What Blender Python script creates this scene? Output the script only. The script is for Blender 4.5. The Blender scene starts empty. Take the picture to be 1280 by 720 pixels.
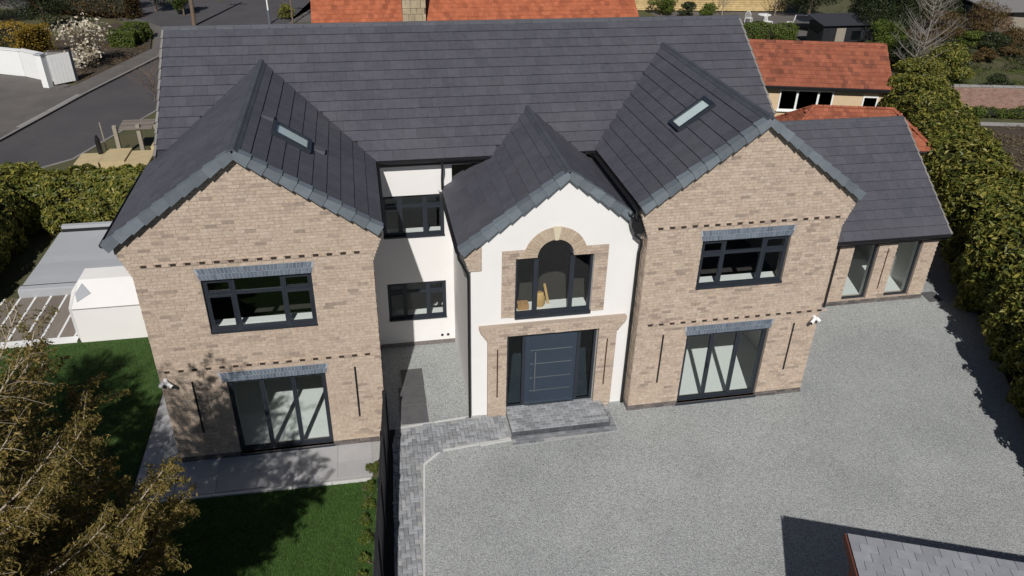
import bpy, math, random
import numpy as np
from mathutils import Vector, Matrix
random.seed(7); rng = np.random.default_rng(7)
scene = bpy.context.scene
COL = scene.collection

# ------------------------------------------------------------------ camera, sky, sun, exposure
CAM = Vector((4.8345, -14.8544, 12.9894))
RX = Vector((0.98227, -0.18641, 0.01989)); UP = Vector((0.07791, 0.50241, 0.86111)); FW = Vector((0.17051, 0.84429, -0.50803))
cd = bpy.data.cameras.new('camera'); cam = bpy.data.objects.new('camera', cd); COL.objects.link(cam)
m3 = Matrix((RX, UP, -FW)).transposed()
cam.matrix_world = Matrix.Translation(CAM) @ m3.to_4x4()
cd.sensor_width = 36; cd.lens = 27.391; cd.clip_start = 0.1; cd.clip_end = 3000
scene.camera = cam
SUN_EL = math.radians(42.0)
LD = Vector((0.2425, 0.9701, 0)) * math.cos(SUN_EL) + Vector((0, 0, -math.sin(SUN_EL)))   # direction the light travels
world = bpy.data.worlds.new('World'); scene.world = world; world.use_nodes = True
wn = world.node_tree; bg = wn.nodes['Background']
sky = wn.nodes.new('ShaderNodeTexSky'); sky.sky_type = 'NISHITA'; sky.sun_disc = False
sky.sun_elevation = SUN_EL; sky.sun_rotation = math.atan2(-LD.x, -LD.y)
sky.air_density = 0.75; sky.dust_density = 0.2; sky.ozone_density = 1.0
wn.links.new(sky.outputs[0], bg.inputs[0]); bg.inputs[1].default_value = 0.05
sl = bpy.data.lights.new('sun', 'SUN'); sl.energy = 5.0; sl.angle = math.radians(0.53); sl.color = (1.0, 0.965, 0.915)
sun = bpy.data.objects.new('sun', sl); COL.objects.link(sun)
sun.rotation_euler = LD.to_track_quat('-Z', 'Y').to_euler(); sun.location = (-10, -30, 40)
scene.view_settings.view_transform = 'Standard'; scene.view_settings.look = 'None'
scene.view_settings.exposure = -0.2; scene.view_settings.gamma = 1.0
scene.render.engine = 'CYCLES'

# ------------------------------------------------------------------ materials
MATS = {}
def mat(name, c1, c2=None, rough=0.8, nscale=6.0, bump=0.0, bscale=60.0, rnd=0.0, spec=0.4, stretch=None,
        c3=None, c3amt=0.0, c3scale=1.5, metal=0.0, ramp=None, hue=0.0):
    """Procedural Principled: noise blend c1..c2, random tint per object/island, a patchy third colour, fine bump."""
    m = bpy.data.materials.new(name); m.use_nodes = True; MATS[name] = m
    nt = m.node_tree; N = nt.nodes; L = nt.links; b = N['Principled BSDF']
    b.inputs['Roughness'].default_value = rough; b.inputs['Specular IOR Level'].default_value = spec; b.inputs['Metallic'].default_value = metal
    geo = N.new('ShaderNodeNewGeometry'); oi = N.new('ShaderNodeObjectInfo')
    tc = N.new('ShaderNodeNewGeometry'); vec = tc.outputs['Position']
    if stretch:
        mp = N.new('ShaderNodeMapping'); mp.inputs['Scale'].default_value = stretch; L.new(vec, mp.inputs[0]); vec = mp.outputs[0]
    ns = N.new('ShaderNodeTexNoise'); ns.inputs['Scale'].default_value = nscale; ns.inputs['Detail'].default_value = 6; ns.inputs['Roughness'].default_value = 0.65
    L.new(vec, ns.inputs['Vector'])
    sharp = N.new('ShaderNodeMapRange'); sharp.inputs[1].default_value = 0.3; sharp.inputs[2].default_value = 0.7
    L.new(ns.outputs['Fac'], sharp.inputs[0])
    add = N.new('ShaderNodeMath'); add.operation = 'ADD'; L.new(geo.outputs['Random Per Island'], add.inputs[0]); L.new(oi.outputs['Random'], add.inputs[1])
    fr = N.new('ShaderNodeMath'); fr.operation = 'FRACT'; L.new(add.outputs[0], fr.inputs[0])
    if ramp:
        r = N.new('ShaderNodeValToRGB'); r.color_ramp.interpolation = 'LINEAR'
        els = r.color_ramp.elements
        while len(els) < len(ramp): els.new(0.5)
        for e, (p, c) in zip(els, ramp): e.position = p; e.color = (*c, 1)
        L.new(fr.outputs[0], r.inputs[0]); base = r.outputs[0]
        mx = N.new('ShaderNodeMixRGB'); mx.blend_type = 'MULTIPLY'; mx.inputs[0].default_value = 1.0
        g = N.new('ShaderNodeMapRange'); g.inputs[3].default_value = 0.78; g.inputs[4].default_value = 1.2; L.new(sharp.outputs[0], g.inputs[0])
        L.new(base, mx.inputs[1]); L.new(g.outputs[0], mx.inputs[2]); col = mx.outputs[0]
    else:
        mx = N.new('ShaderNodeMixRGB'); mx.inputs[1].default_value = (*c1, 1); mx.inputs[2].default_value = (*(c2 or c1), 1)
        L.new(sharp.outputs[0], mx.inputs[0]); col = mx.outputs[0]
    if c3:
        n3 = N.new('ShaderNodeTexNoise'); n3.inputs['Scale'].default_value = c3scale; n3.inputs['Detail'].default_value = 5; L.new(tc.outputs['Position'], n3.inputs['Vector'])
        s3 = N.new('ShaderNodeMapRange'); s3.inputs[1].default_value = 0.45; s3.inputs[2].default_value = 0.72; s3.inputs[4].default_value = c3amt
        L.new(n3.outputs['Fac'], s3.inputs[0])
        m3_ = N.new('ShaderNodeMixRGB'); m3_.inputs[2].default_value = (*c3, 1); L.new(s3.outputs[0], m3_.inputs[0]); L.new(col, m3_.inputs[1]); col = m3_.outputs[0]
    if rnd or hue:
        hs = N.new('ShaderNodeHueSaturation')
        vr = N.new('ShaderNodeMapRange'); vr.inputs[3].default_value = 1 - rnd; vr.inputs[4].default_value = 1 + rnd; L.new(fr.outputs[0], vr.inputs[0])
        L.new(vr.outputs[0], hs.inputs['Value'])
        if hue:
            f2 = N.new('ShaderNodeMath'); f2.operation = 'MULTIPLY'; f2.inputs[1].default_value = 7.31; L.new(fr.outputs[0], f2.inputs[0])
            f3 = N.new('ShaderNodeMath'); f3.operation = 'FRACT'; L.new(f2.outputs[0], f3.inputs[0])
            hr = N.new('ShaderNodeMapRange'); hr.inputs[3].default_value = 0.5 - hue; hr.inputs[4].default_value = 0.5 + hue; L.new(f3.outputs[0], hr.inputs[0])
            L.new(hr.outputs[0], hs.inputs['Hue'])
        L.new(col, hs.inputs['Color']); col = hs.outputs[0]
    L.new(col, b.inputs['Base Color'])
    if bump:
        nb = N.new('ShaderNodeTexNoise'); nb.inputs['Scale'].default_value = bscale; nb.inputs['Detail'].default_value = 4; L.new(vec, nb.inputs['Vector'])
        bp = N.new('ShaderNodeBump'); bp.inputs['Strength'].default_value = bump; bp.inputs['Distance'].default_value = 0.02
        L.new(nb.outputs['Fac'], bp.inputs['Height']); L.new(bp.outputs[0], b.inputs['Normal'])
    return m
def leafmat(name, ramp, trans=0.35, rough=0.45, spec=0.35):
    m = mat(name, (0, 0, 0), ramp=ramp, rough=rough, nscale=1.2, spec=spec)
    nt = m.node_tree; N = nt.nodes; L = nt.links; b = N['Principled BSDF']; out = N['Material Output']
    t = N.new('ShaderNodeBsdfTranslucent'); L.new(b.inputs['Base Color'].links[0].from_socket, t.inputs[0])
    mx = N.new('ShaderNodeMixShader'); mx.inputs[0].default_value = trans
    L.new(b.outputs[0], mx.inputs[1]); L.new(t.outputs[0], mx.inputs[2]); L.new(mx.outputs[0], out.inputs[0])
    return m
def glassmat(name, tint=(0.86, 0.92, 0.9), rough=0.01):
    m = bpy.data.materials.new(name); m.use_nodes = True; MATS[name] = m
    nt = m.node_tree; N = nt.nodes; L = nt.links; N.remove(N['Principled BSDF']); out = N['Material Output']
    t = N.new('ShaderNodeBsdfTransparent'); t.inputs[0].default_value = (*tint, 1)
    g = N.new('ShaderNodeBsdfGlossy'); g.inputs['Roughness'].default_value = rough
    lw = N.new('ShaderNodeLayerWeight'); lw.inputs[0].default_value = 0.5
    pw = N.new('ShaderNodeMath'); pw.operation = 'POWER'; pw.inputs[1].default_value = 5; L.new(lw.outputs['Facing'], pw.inputs[0])
    fr = N.new('ShaderNodeMath'); fr.operation = 'MULTIPLY_ADD'; fr.inputs[1].default_value = 0.9; fr.inputs[2].default_value = 0.045; L.new(pw.outputs[0], fr.inputs[0])
    mx = N.new('ShaderNodeMixShader'); L.new(fr.outputs[0], mx.inputs[0]); L.new(t.outputs[0], mx.inputs[1]); L.new(g.outputs[0], mx.inputs[2]); L.new(mx.outputs[0], out.inputs[0])
    return m
def gravelmat(name, dark, light, scale, c3):
    m = mat(name, dark, light, rough=0.95, nscale=0.5, c3=c3, c3amt=0.5, c3scale=0.35, spec=0.2)
    nt = m.node_tree; N = nt.nodes; L = nt.links; b = N['Principled BSDF']
    src = b.inputs['Base Color'].links[0].from_socket
    p = N.new('ShaderNodeNewGeometry')
    v = N.new('ShaderNodeTexVoronoi'); v.inputs['Scale'].default_value = scale; v.inputs['Randomness'].default_value = 1; L.new(p.outputs['Position'], v.inputs['Vector'])
    sp = N.new('ShaderNodeSeparateColor'); L.new(v.outputs['Color'], sp.inputs[0])
    vr = N.new('ShaderNodeMapRange'); vr.inputs[3].default_value = 0.62; vr.inputs[4].default_value = 1.38; L.new(sp.outputs[0], vr.inputs[0])
    mu = N.new('ShaderNodeMixRGB'); mu.blend_type = 'MULTIPLY'; mu.inputs[0].default_value = 1; L.new(src, mu.inputs[1]); L.new(vr.outputs[0], mu.inputs[2])
    L.new(mu.outputs[0], b.inputs['Base Color'])
    bp = N.new('ShaderNodeBump'); bp.inputs['Strength'].default_value = 0.9; bp.inputs['Distance'].default_value = 0.015; bp.invert = True
    L.new(v.outputs['Distance'], bp.inputs['Height']); L.new(bp.outputs[0], b.inputs['Normal'])
    return m

BR = [(0.0, (.46, .365, .285)), (.18, (.49, .395, .315)), (.36, (.43, .335, .262)), (.54, (.50, .41, .33)), (.72, (.46, .365, .29)), (.88, (.42, .333, .266)), (.96, (.345, .275, .225)), (1.0, (.29, .232, .192))]
mat('brick', (0, 0, 0), ramp=BR, rough=0.9, nscale=14, bump=0.35, bscale=90, spec=0.2)
mat('brick_arch', (0, 0, 0), ramp=[(0, (.42, .325, .24)), (.5, (.48, .385, .29)), (1, (.38, .295, .225))], rough=0.9, nscale=14, bump=0.3, spec=0.2)
mat('mortar', (.40, .33, .27), (.36, .29, .235), rough=0.95, nscale=20, bump=0.3, spec=0.1)
mat('blue_brick', (0, 0, 0), ramp=[(0, (.10, .125, .16)), (.5, (.16, .19, .235)), (1, (.12, .14, .175))], rough=0.5, nscale=20, bump=0.2)
mat('blue_mortar', (.36, .39, .43), (.30, .33, .37), rough=0.9, nscale=30)
mat('plinth_brick', (0, 0, 0), ramp=[(0, (.10, .085, .08)), (.5, (.17, .15, .14)), (1, (.075, .07, .07))], rough=0.8, nscale=20, bump=0.3)
mat('recess_shade', (.028, .02, .016), (.05, .034, .026), rough=0.9, nscale=30)  # brick headers coloured near-black for the shade in the dentil recesses
mat('render_white', (.765, .75, .735), (.735, .72, .705), rough=0.9, nscale=1.1, bump=0.08, bscale=120, spec=0.15, c3=(.68, .665, .645), c3amt=0.4, c3scale=0.8)
mat('plaster', (.62, .60, .57), (.58, .565, .54), rough=0.9, nscale=2)
mat('slate', (.060, .060, .075), (.080, .079, .096), rough=0.62, nscale=7, bump=0.25, bscale=40, rnd=0.085, spec=0.3, c3=(.105, .104, .112), c3amt=0.35, c3scale=0.55, stretch=(1, 1, 1))
mat('slate_fixing', (.03, .032, .04), rough=0.9)
mat('verge', (.12, .142, .165), (.155, .178, .20), rough=0.5, nscale=5, rnd=0.2, bump=0.1)
mat('ridge', (.055, .060, .074), (.075, .08, .092), rough=0.6, nscale=9, rnd=0.12, bump=0.15)
mat('black_pvc', (.012, .012, .014), (.018, .018, .02), rough=0.35, nscale=5)
mat('anthracite', (.022, .027, .036), (.027, .032, .042), rough=0.4, nscale=5)
mat('door_blue', (.028, .042, .062), (.034, .048, .07), rough=0.38, nscale=3, bump=0.03, bscale=200)
mat('steel', (.55, .56, .57), (.48, .49, .5), rough=0.3, metal=1.0, nscale=20)
mat('bronze_strip', (.085, .038, .02), (.05, .025, .016), rough=0.6, nscale=10)
mat('white_paint', (.80, .80, .79), (.75, .75, .74), rough=0.5, nscale=3)
glassmat('glass', (.965, .985, .98)); glassmat('glass_dark', (.42, .47, .5))
mat('floor_tile', (.74, .76, .74), (.69, .71, .70), rough=0.35, nscale=2.5)
mat('carpet', (.035, .030, .028), (.05, .045, .04), rough=0.95, nscale=9)
mat('carton', (.42, .24, .10), (.36, .2, .08), rough=0.8, nscale=9)
mat('raw_timber', (.52, .33, .13), (.42, .26, .1), rough=0.7, nscale=8, stretch=(1, 1, .2))
gravelmat('gravel', (.325, .338, .336), (.385, .40, .395), 56.0, (.262, .277, .278))
mat('block', (.225, .235, .25), (.295, .305, .32), rough=0.9, nscale=9, bump=0.4, bscale=70, rnd=0.26, c3=(.35, .355, .36), c3amt=0.4, c3scale=1.7)
mat('block_dark', (.15, .158, .17), (.205, .213, .228), rough=0.9, nscale=9, bump=0.4, bscale=70, rnd=0.22, c3=(.27, .275, .285), c3amt=0.5, c3scale=1.2)
mat('riser_block', (.055, .058, .066), (.085, .09, .1), rough=0.9, nscale=9, bump=0.3, rnd=0.2)
mat('fence_shade', (.010, .010, .011), (.018, .017, .017), rough=1, nscale=9, bump=0.5)  # near-black that paints the fence's shadow on the ground
mat('hip_tile', (0, 0, 0), ramp=[(0, (.25, .08, .045)), (.4, (.31, .105, .06)), (.75, (.28, .09, .05)), (1, (.2, .065, .04))], rough=0.9, nscale=2.5, bump=0.2, spec=0.2)
mat('jointing', (.30, .30, .295), (.37, .37, .36), rough=0.95, nscale=14)
mat('kerb_stone', (.56, .56, .545), (.49, .49, .48), rough=0.9, nscale=8, bump=0.2, rnd=0.1)
mat('porcelain', (.42, .415, .42), (.37, .37, .378), rough=0.7, nscale=3, rnd=0.1, c3=(.30, .3, .31), c3amt=0.4, c3scale=1.3)
mat('dark_slab', (.085, .085, .09), (.12, .12, .122), rough=0.8, nscale=4, rnd=0.15, bump=0.2)
mat('soil', (.045, .034, .024), (.075, .056, .038), rough=1, nscale=5, bump=0.6, bscale=25)
mat('turf', (.030, .062, .012), (.045, .085, .018), rough=1, nscale=4, bump=0.5, bscale=50)
mat('rough_grass', (.055, .062, .024), (.09, .085, .038), rough=1, nscale=1.3, bump=0.6, bscale=18, c3=(.10, .075, .045), c3amt=0.6, c3scale=0.5)
mat('blade', (0, 0, 0), ramp=[(0, (.03, .085, .010)), (.5, (.05, .12, .016)), (1, (.08, .15, .028))], rough=0.7, nscale=3)
mat('asphalt', (.066, .060, .064), (.084, .076, .079), rough=0.9, nscale=1.6, bump=0.3, bscale=90, c3=(.05, .048, .052), c3amt=0.6, c3scale=0.4)
mat('pavement', (.105, .094, .088), (.135, .122, .113), rough=0.95, nscale=1.4, bump=0.2, bscale=60, c3=(.085, .08, .078), c3amt=0.6, c3scale=0.6)
mat('kerb_stone_pale', (.26, .245, .235), (.31, .295, .28), rough=0.9, nscale=3, rnd=0.1)
mat('kerb_concrete', (.19, .18, .175), (.23, .22, .21), rough=0.9, nscale=5, rnd=0.12)
mat('red_tile', (0, 0, 0), ramp=[(0, (.32, .095, .045)), (.4, (.38, .12, .06)), (.75, (.35, .105, .052)), (1, (.25, .075, .04))], rough=0.85, nscale=2.5, bump=0.2, spec=0.2)
mat('brown_tile', (0, 0, 0), ramp=[(0, (.225, .072, .042)), (.4, (.275, .094, .054)), (.75, (.25, .082, .048)), (1, (.15, .055, .036))], rough=0.9, nscale=1.6, bump=0.2, spec=0.2)
mat('cream', (.60, .46, .30), (.56, .42, .27), rough=0.9, nscale=2)
mat('tan_brick', (0, 0, 0), ramp=[(0, (.44, .32, .15)), (.5, (.52, .39, .19)), (1, (.38, .27, .12))], rough=0.9, nscale=3)
mat('stone', (0, 0, 0), ramp=[(0, (.34, .29, .19)), (.5, (.42, .36, .25)), (1, (.27, .23, .16))], rough=0.95, nscale=5, bump=0.5, bscale=25)
mat('pale_stone', (.62, .55, .41), (.56, .49, .36), rough=0.9, nscale=6)
mat('stone_joint', (.15, .13, .10), rough=1)
mat('pink_brick', (0, 0, 0), ramp=[(0, (.23, .13, .10)), (.5, (.30, .18, .14)), (1, (.26, .17, .14))], rough=0.95, nscale=4, bump=0.3)
mat('deck', (.16, .135, .115), (.215, .185, .16), rough=0.9, nscale=5, stretch=(6, .5, 1), rnd=0.2, bump=0.2)
mat('grey_terrace', (.39, .405, .43), (.36, .375, .40), rough=0.7, nscale=1.5, rnd=0.05)
mat('sandstone', (.50, .40, .23), (.42, .33, .19), rough=0.95, nscale=3, bump=0.3, bscale=20)
mat('weathered_wood', (.24, .21, .17), (.33, .29, .235), rough=0.95, nscale=8, stretch=(4, 4, .6))
mat('red_cladding', (.14, .045, .03), (.19, .06, .04), rough=0.85, nscale=6, rnd=0.12)
mat('shingle', (.25, .255, .28), (.31, .315, .335), rough=0.85, nscale=5, rnd=0.12, bump=0.25)
mat('fence_black', (.012, .012, .015), (.02, .02, .024), rough=0.6, nscale=6, rnd=0.15)
mat('bark', (.12, .085, .06), (.19, .14, .10), rough=0.95, nscale=9, bump=0.6, bscale=30)
mat('pale_bark', (.30, .25, .19), (.38, .32, .25), rough=0.9, nscale=12, rnd=0.2)
mat('grey_bark', (.20, .18, .16), (.27, .24, .21), rough=0.95, nscale=9)
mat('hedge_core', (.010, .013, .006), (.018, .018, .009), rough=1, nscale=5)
leafmat('laurel', [(0, (.058, .080, .016)), (.3, (.115, .135, .024)), (.62, (.205, .198, .038)), (.85, (.32, .28, .06)), (1, (.042, .062, .014))], 0.3)
leafmat('laurel_green', [(0, (.055, .095, .014)), (.4, (.095, .140, .022)), (.8, (.16, .185, .034)), (1, (.06, .085, .014))])
leafmat('golden_hedge', [(0, (.16, .11, .012)), (.5, (.28, .18, .018)), (1, (.40, .25, .026))], 0.2)
leafmat('dark_leaf', [(0, (.018, .028, .010)), (.5, (.03, .044, .014)), (1, (.05, .06, .02))], 0.2)
leafmat('brown_leaf', [(0, (.07, .045, .018)), (.5, (.11, .07, .026)), (1, (.15, .095, .03))], 0.25)
leafmat('conifer_spray', [(0, (.080, .070, .020)), (.3, (.14, .115, .032)), (.6, (.20, .155, .045)), (.85, (.27, .195, .062)), (1, (.33, .245, .10))], 0.3, 0.75, 0.1)
leafmat('petal', [(0, (.16, .12, .07)), (.25, (.55, .48, .34)), (.6, (.74, .68, .56)), (1, (.62, .54, .42))], 0.3)
leafmat('twig_leaf', [(0, (.12, .085, .055)), (.5, (.19, .14, .09)), (1, (.15, .12, .05))], 0.2)

# ------------------------------------------------------------------ builders
def setp(o, label=None, cat=None, group=None, kind=None):
    if label: o['label'] = label
    if cat: o['category'] = cat
    if group: o['group'] = group
    if kind: o['kind'] = kind
    return o
WLOC = {}
def attach(o, parent):
    if parent is not None:
        o.parent = parent
        o.matrix_parent_inverse = WLOC.get(parent.name, Matrix.Identity(4)).inverted()
def thing(name, loc, label, cat, group=None):
    o = bpy.data.objects.new(name, None); COL.objects.link(o); o.location = loc; o.empty_display_size = 0.3
    WLOC[o.name] = Matrix.Translation(Vector(loc))
    return setp(o, label, cat, group)
def link(name, me, material, parent=None, smooth=False):
    if material: 
        if not me.materials: me.materials.append(MATS[material])
    if smooth: me.polygons.foreach_set('use_smooth', [True] * len(me.polygons))
    o = bpy.data.objects.new(name, me); COL.objects.link(o); attach(o, parent)
    return o
class MB:
    def __init__(s): s.v = []; s.f = []
    def poly(s, pts): 
        b = len(s.v); s.v += [tuple(p) for p in pts]; s.f.append(tuple(range(b, b + len(pts)))); return s
    def hexa(s, p):                                   # 8 points: bottom loop, top loop
        b = len(s.v); s.v += [tuple(q) for q in p]
        for q in ((3, 2, 1, 0), (4, 5, 6, 7), (0, 1, 5, 4), (1, 2, 6, 5), (2, 3, 7, 6), (3, 0, 4, 7)): s.f.append(tuple(b + i for i in q))
        return s
    def box(s, x0, y0, z0, x1, y1, z1):
        return s.hexa([(x0, y0, z0), (x1, y0, z0), (x1, y1, z0), (x0, y1, z0), (x0, y0, z1), (x1, y0, z1), (x1, y1, z1), (x0, y1, z1)])
    def obox(s, c, ax, ay, az):                       # centre and three half-axis vectors
        c, ax, ay, az = map(Vector, (c, ax, ay, az))
        return s.hexa([c - ax - ay - az, c + ax - ay - az, c + ax + ay - az, c - ax + ay - az, c - ax - ay + az, c + ax - ay + az, c + ax + ay + az, c - ax + ay + az])
    def prism(s, pts, n):                             # polygon extruded by n
        pts = [Vector(p) for p in pts]; n = Vector(n); k = len(pts); b = len(s.v)
        s.v += [tuple(p) for p in pts] + [tuple(p + n) for p in pts]
        s.f.append(tuple(b + i for i in reversed(range(k)))); s.f.append(tuple(b + k + i for i in range(k)))
        for i in range(k): j = (i + 1) % k; s.f.append((b + i, b + j, b + k + j, b + k + i))
        return s
    def tube(s, pts, rad, n=7, cap=True):
        pts = [Vector(p) for p in pts]; b0 = len(s.v)
        if not isinstance(rad, (list, tuple)): rad = [rad] * len(pts)
        for i, p in enumerate(pts):
            d = (pts[min(i + 1, len(pts) - 1)] - pts[max(i - 1, 0)]).normalized()
            a = d.orthogonal().normalized() if i == 0 else (a - d * a.dot(d)).normalized()
            c = d.cross(a)
            for k in range(n):
                t = 2 * math.pi * k / n; s.v.append(tuple(p + (a * math.cos(t) + c * math.sin(t)) * rad[i]))
        for i in range(len(pts) - 1):
            for k in range(n):
                k2 = (k + 1) % n; s.f.append((b0 + i * n + k, b0 + i * n + k2, b0 + (i + 1) * n + k2, b0 + (i + 1) * n + k))
        if cap:
            s.f.append(tuple(b0 + k for k in reversed(range(n)))); e = b0 + (len(pts) - 1) * n; s.f.append(tuple(e + k for k in range(n)))
        return s
    def xform(s, M): s.v = [tuple(M @ Vector(p)) for p in s.v]; return s
    def mesh(s, name='m'):
        me = bpy.data.meshes.new(name); me.from_pydata(s.v, [], s.f); me.update(); return me
    def build(s, name, material, parent=None, smooth=False):
        return link(name, s.mesh(name), material, parent, smooth)
def npmesh(name, V, F):                               # numpy verts (n,3), faces (m,k)
    me = bpy.data.meshes.new(name); k = F.shape[1]
    me.vertices.add(len(V)); me.vertices.foreach_set('co', V.astype(np.float32).ravel())
    me.loops.add(F.size); me.loops.foreach_set('vertex_index', F.astype(np.int32).ravel())
    me.polygons.add(len(F)); me.polygons.foreach_set('loop_start', np.arange(0, F.size, k, dtype=np.int32))
    try: me.polygons.foreach_set('loop_total', np.full(len(F), k, dtype=np.int32))
    except Exception: pass
    me.polygons.foreach_set('use_smooth', np.zeros(len(F), dtype=bool)); me.update(calc_edges=True); return me
def wallboxes(mb, a0, a1, z0, z1, openings, mk):
    """Grid of boxes leaving out openings (a, b, za, zb); mk(a, b, za, zb) adds one box."""
    xs = sorted({a0, a1, *[max(a0, min(a1, v)) for o in openings for v in o[:2]]})
    for xa, xb in zip(xs[:-1], xs[1:]):
        if xb - xa < 1e-4: continue
        m = (xa + xb) / 2; z = z0
        for o in sorted([o for o in openings if o[0] < m < o[1]], key=lambda o: o[2]):
            if o[2] > z: mk(xa, xb, z, min(o[2], z1))
            z = max(z, o[3])
        if z < z1: mk(xa, xb, z, z1)
def bricks(spans, z0, z1, to3, out=0.007, inn=0.0, course=0.075, length=0.225, hgt=0.064, joint=0.011, jit=0.0035):
    """Running bond. spans(z) -> list of (a, b) intervals; to3(a, d, z) maps along/outward/up to a point. Returns an MB."""
    mb = MB(); i = 0; z = z0
    while z + hgt <= z1 + 0.02:
        for (a, b) in spans(z + hgt / 2):
            x = math.floor(a / length) * length - (length / 2 if i % 2 else 0) + random.choice((0, 0, .06))
            while x < b:
                xa = max(x, a); xb = min(x + length - joint, b)
                if xb - xa > 0.035:
                    o = out + random.uniform(-jit, jit); dz = random.uniform(-.0015, .0015)
                    p = [to3(xa, -inn, z + dz), to3(xb, -inn, z + dz), to3(xb, o, z + dz), to3(xa, o, z + dz),
                         to3(xa, -inn, z + hgt + dz), to3(xb, -inn, z + hgt + dz), to3(xb, o, z + hgt + dz), to3(xa, o, z + hgt + dz)]
                    mb.hexa(p)
                x += length
        z += course; i += 1
    return mb
def minus(a, b, ops, z):
    iv = [(a, b)]
    for o in ops:
        if o[2] < z < o[3]:
            nv = []
            for (p, q) in iv:
                if o[1] <= p or o[0] >= q: nv.append((p, q)); continue
                if o[0] > p: nv.append((p, o[0]))
                if o[1] < q: nv.append((o[1], q))
            iv = nv
    return iv
def project(p):
    v = Vector(p) - CAM; z = v.dot(FW)
    if z < 0.3: return None
    s = 27.391 / 36
    return (v.dot(RX) / z * s, v.dot(UP) / z * s, z)

# ------------------------------------------------------------------ ground, roads, paths
def sheet(name, pts, z, material, thick=0.0):
    mb = MB()
    if thick: mb.prism([(x, y, z - thick) for x, y in pts], (0, 0, thick))
    else: mb.poly([(x, y, z) for x, y in pts])
    return setp(mb.build(name, material), kind='structure')
sheet('ground', [(-400, -300), (400, -300), (400, 500), (-400, 500)], -0.03, 'rough_grass')
drive = [(5.05, -30), (18.0, -30), (19.6, -5), (22.6, 1), (25.0, 6.0), (26.2, 9.2), (22.5, 9.2), (15.5, 4.4), (4.8, 4.2), (4.8, .0), (4.3, -5.5)]
sheet('gravel_drive', drive, 0.0, 'gravel')
sheet('front_lawn', [(-12, -30), (4.35, -30), (4.32, -4.0), (4.62, -1.25), (-.95, -1.05), (-.95, 6.4), (-12, 6.4)], -0.008, 'turf')
# street beyond the hedge on the left
road = [(-40, -9), (-40, -1.5), (-11.77, 23.4), (-9.85, 30.9), (-7.5, 38.6), (-8.6, 46.5), (-13, 52.5), (-30, 60), (-30, 75), (-6, 57), (-4, 62), (-2, 95), (9, 95), (4, 60), (0.5, 48), (-3, 36), (-5.7, 27.2), (-7.94, 20.63), (-10.17, 18.66)]
sheet('road', road, 0.0, 'asphalt')
pave = [(-41, -1.5), (-13.2, 23.5), (-13.0, 26.8), (-12.2, 30.8), (-10.9, 32.4), (-8.4, 40.6), (-9.3, 46.2), (-13.5, 51.6), (-30, 59), (-30, 60), (-13, 52.5), (-8.6, 46.5), (-7.5, 38.6), (-9.85, 30.9), (-11.77, 23.4), (-40, -1.5)]
pv = sheet('pavement', pave, 0.09, 'pavement', 0.12)
def kerb_run(parent, pts, width, zt, length, material, name='kerb_stone', side=1):
    for (a, b) in zip(pts[:-1], pts[1:]):
        a = Vector((*a, 0)); b = Vector((*b, 0)); d = b - a; n = max(1, round(d.length / length)); u = d.normalized(); w = Vector((-u.y, u.x, 0)) * side
        for i in range(n):
            p = a + d * ((i + .5) / n) + w * width / 2 + Vector((0, 0, zt - .08))
            MB().obox(p, u * (d.length / n / 2 - .006), w * (width / 2), Vector((0, 0, .08 + random.uniform(-.003, .003)))).build(name, material, parent)
kerb_run(pv, [(-13.6, 21.8), (-11.77, 23.4), (-9.85, 30.9), (-7.5, 38.6), (-8.6, 46.5)], 0.16, 0.105, 0.915, 'kerb_concrete')
for (a_, b_) in (((-11.35, 25.2), (-10.75, 27.5)), ((-10.73, 27.58), (-10.0, 30.45))): kerb_run(pv, [a_, b_], .34, .098, 2.4, 'kerb_stone_pale', 'dropped_kerb')
sheet('neighbour_drive', [(-30, 20), (-13.25, 23.5), (-13.05, 26.8), (-12.3, 30.8), (-11.2, 32.6), (-13.4, 34.5), (-20, 37), (-40, 40)], 0.02, 'pavement')
vg = sheet('verge_strip', [(-10.15, 18.6), (-7.9, 20.6), (-5.75, 27.1), (-3.1, 36), (0.4, 48), (2.0, 48), (-2.5, 30), (-3.2, 18), (-8, 16.5)], 0.05, 'rough_grass', 0.1)
kerb_run(vg, [(-10.15, 18.62), (-7.92, 20.63), (-5.73, 27.15), (-3.05, 36)], 0.13, 0.075, 0.915, 'kerb_concrete', side=-1)
sheet('far_plot', [(-3.4, 30.4), (1.6, 28), (1.8, 60), (4, 62), (-.2, 48)], 0.03, 'pavement')
sheet('corner_bed', [(-11.6, 33.4), (-10.7, 33.0), (-8.5, 40.4), (-9.4, 45.6), (-12.5, 49), (-16, 44)], 0.06, 'soil', 0.1)

# paved path and its blocks
path_poly = [(4.64, -5.6), (5.26, -5.6), (5.30, -4.2), (5.58, -1.02), (6.05, -.62), (7.80, -.46), (7.80, .60), (6.95, .50), (5.0, .34), (4.9, -.2)]
pth = sheet('path', path_poly, 0.010, 'jointing', 0.05)
def inside(poly, x, y):
    c = False; j = len(poly) - 1
    for i in range(len(poly)):
        (xi, yi), (xj, yj) = poly[i], poly[j]
        if (yi > y) != (yj > y) and x < (xj - xi) * (y - yi) / (yj - yi) + xi: c = not c
        j = i
    return c
def block_mesh(lx, ly, h, ch=0.006):
    mb = MB(); a = lx / 2; b = ly / 2
    mb.v += [(-a, -b, 0), (a, -b, 0), (a, b, 0), (-a, b, 0), (-a, -b, h - ch), (a, -b, h - ch), (a, b, h - ch), (-a, b, h - ch), (-a + ch, -b + ch, h), (a - ch, -b + ch, h), (a - ch, b - ch, h), (-a + ch, b - ch, h)]
    for l in (0, 4):
        for i in range(4): j = (i + 1) % 4; mb.f.append((l + i, l + j, l + 4 + j, l + 4 + i))
    mb.f.append((8, 9, 10, 11)); return mb.mesh('paving_block')
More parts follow.
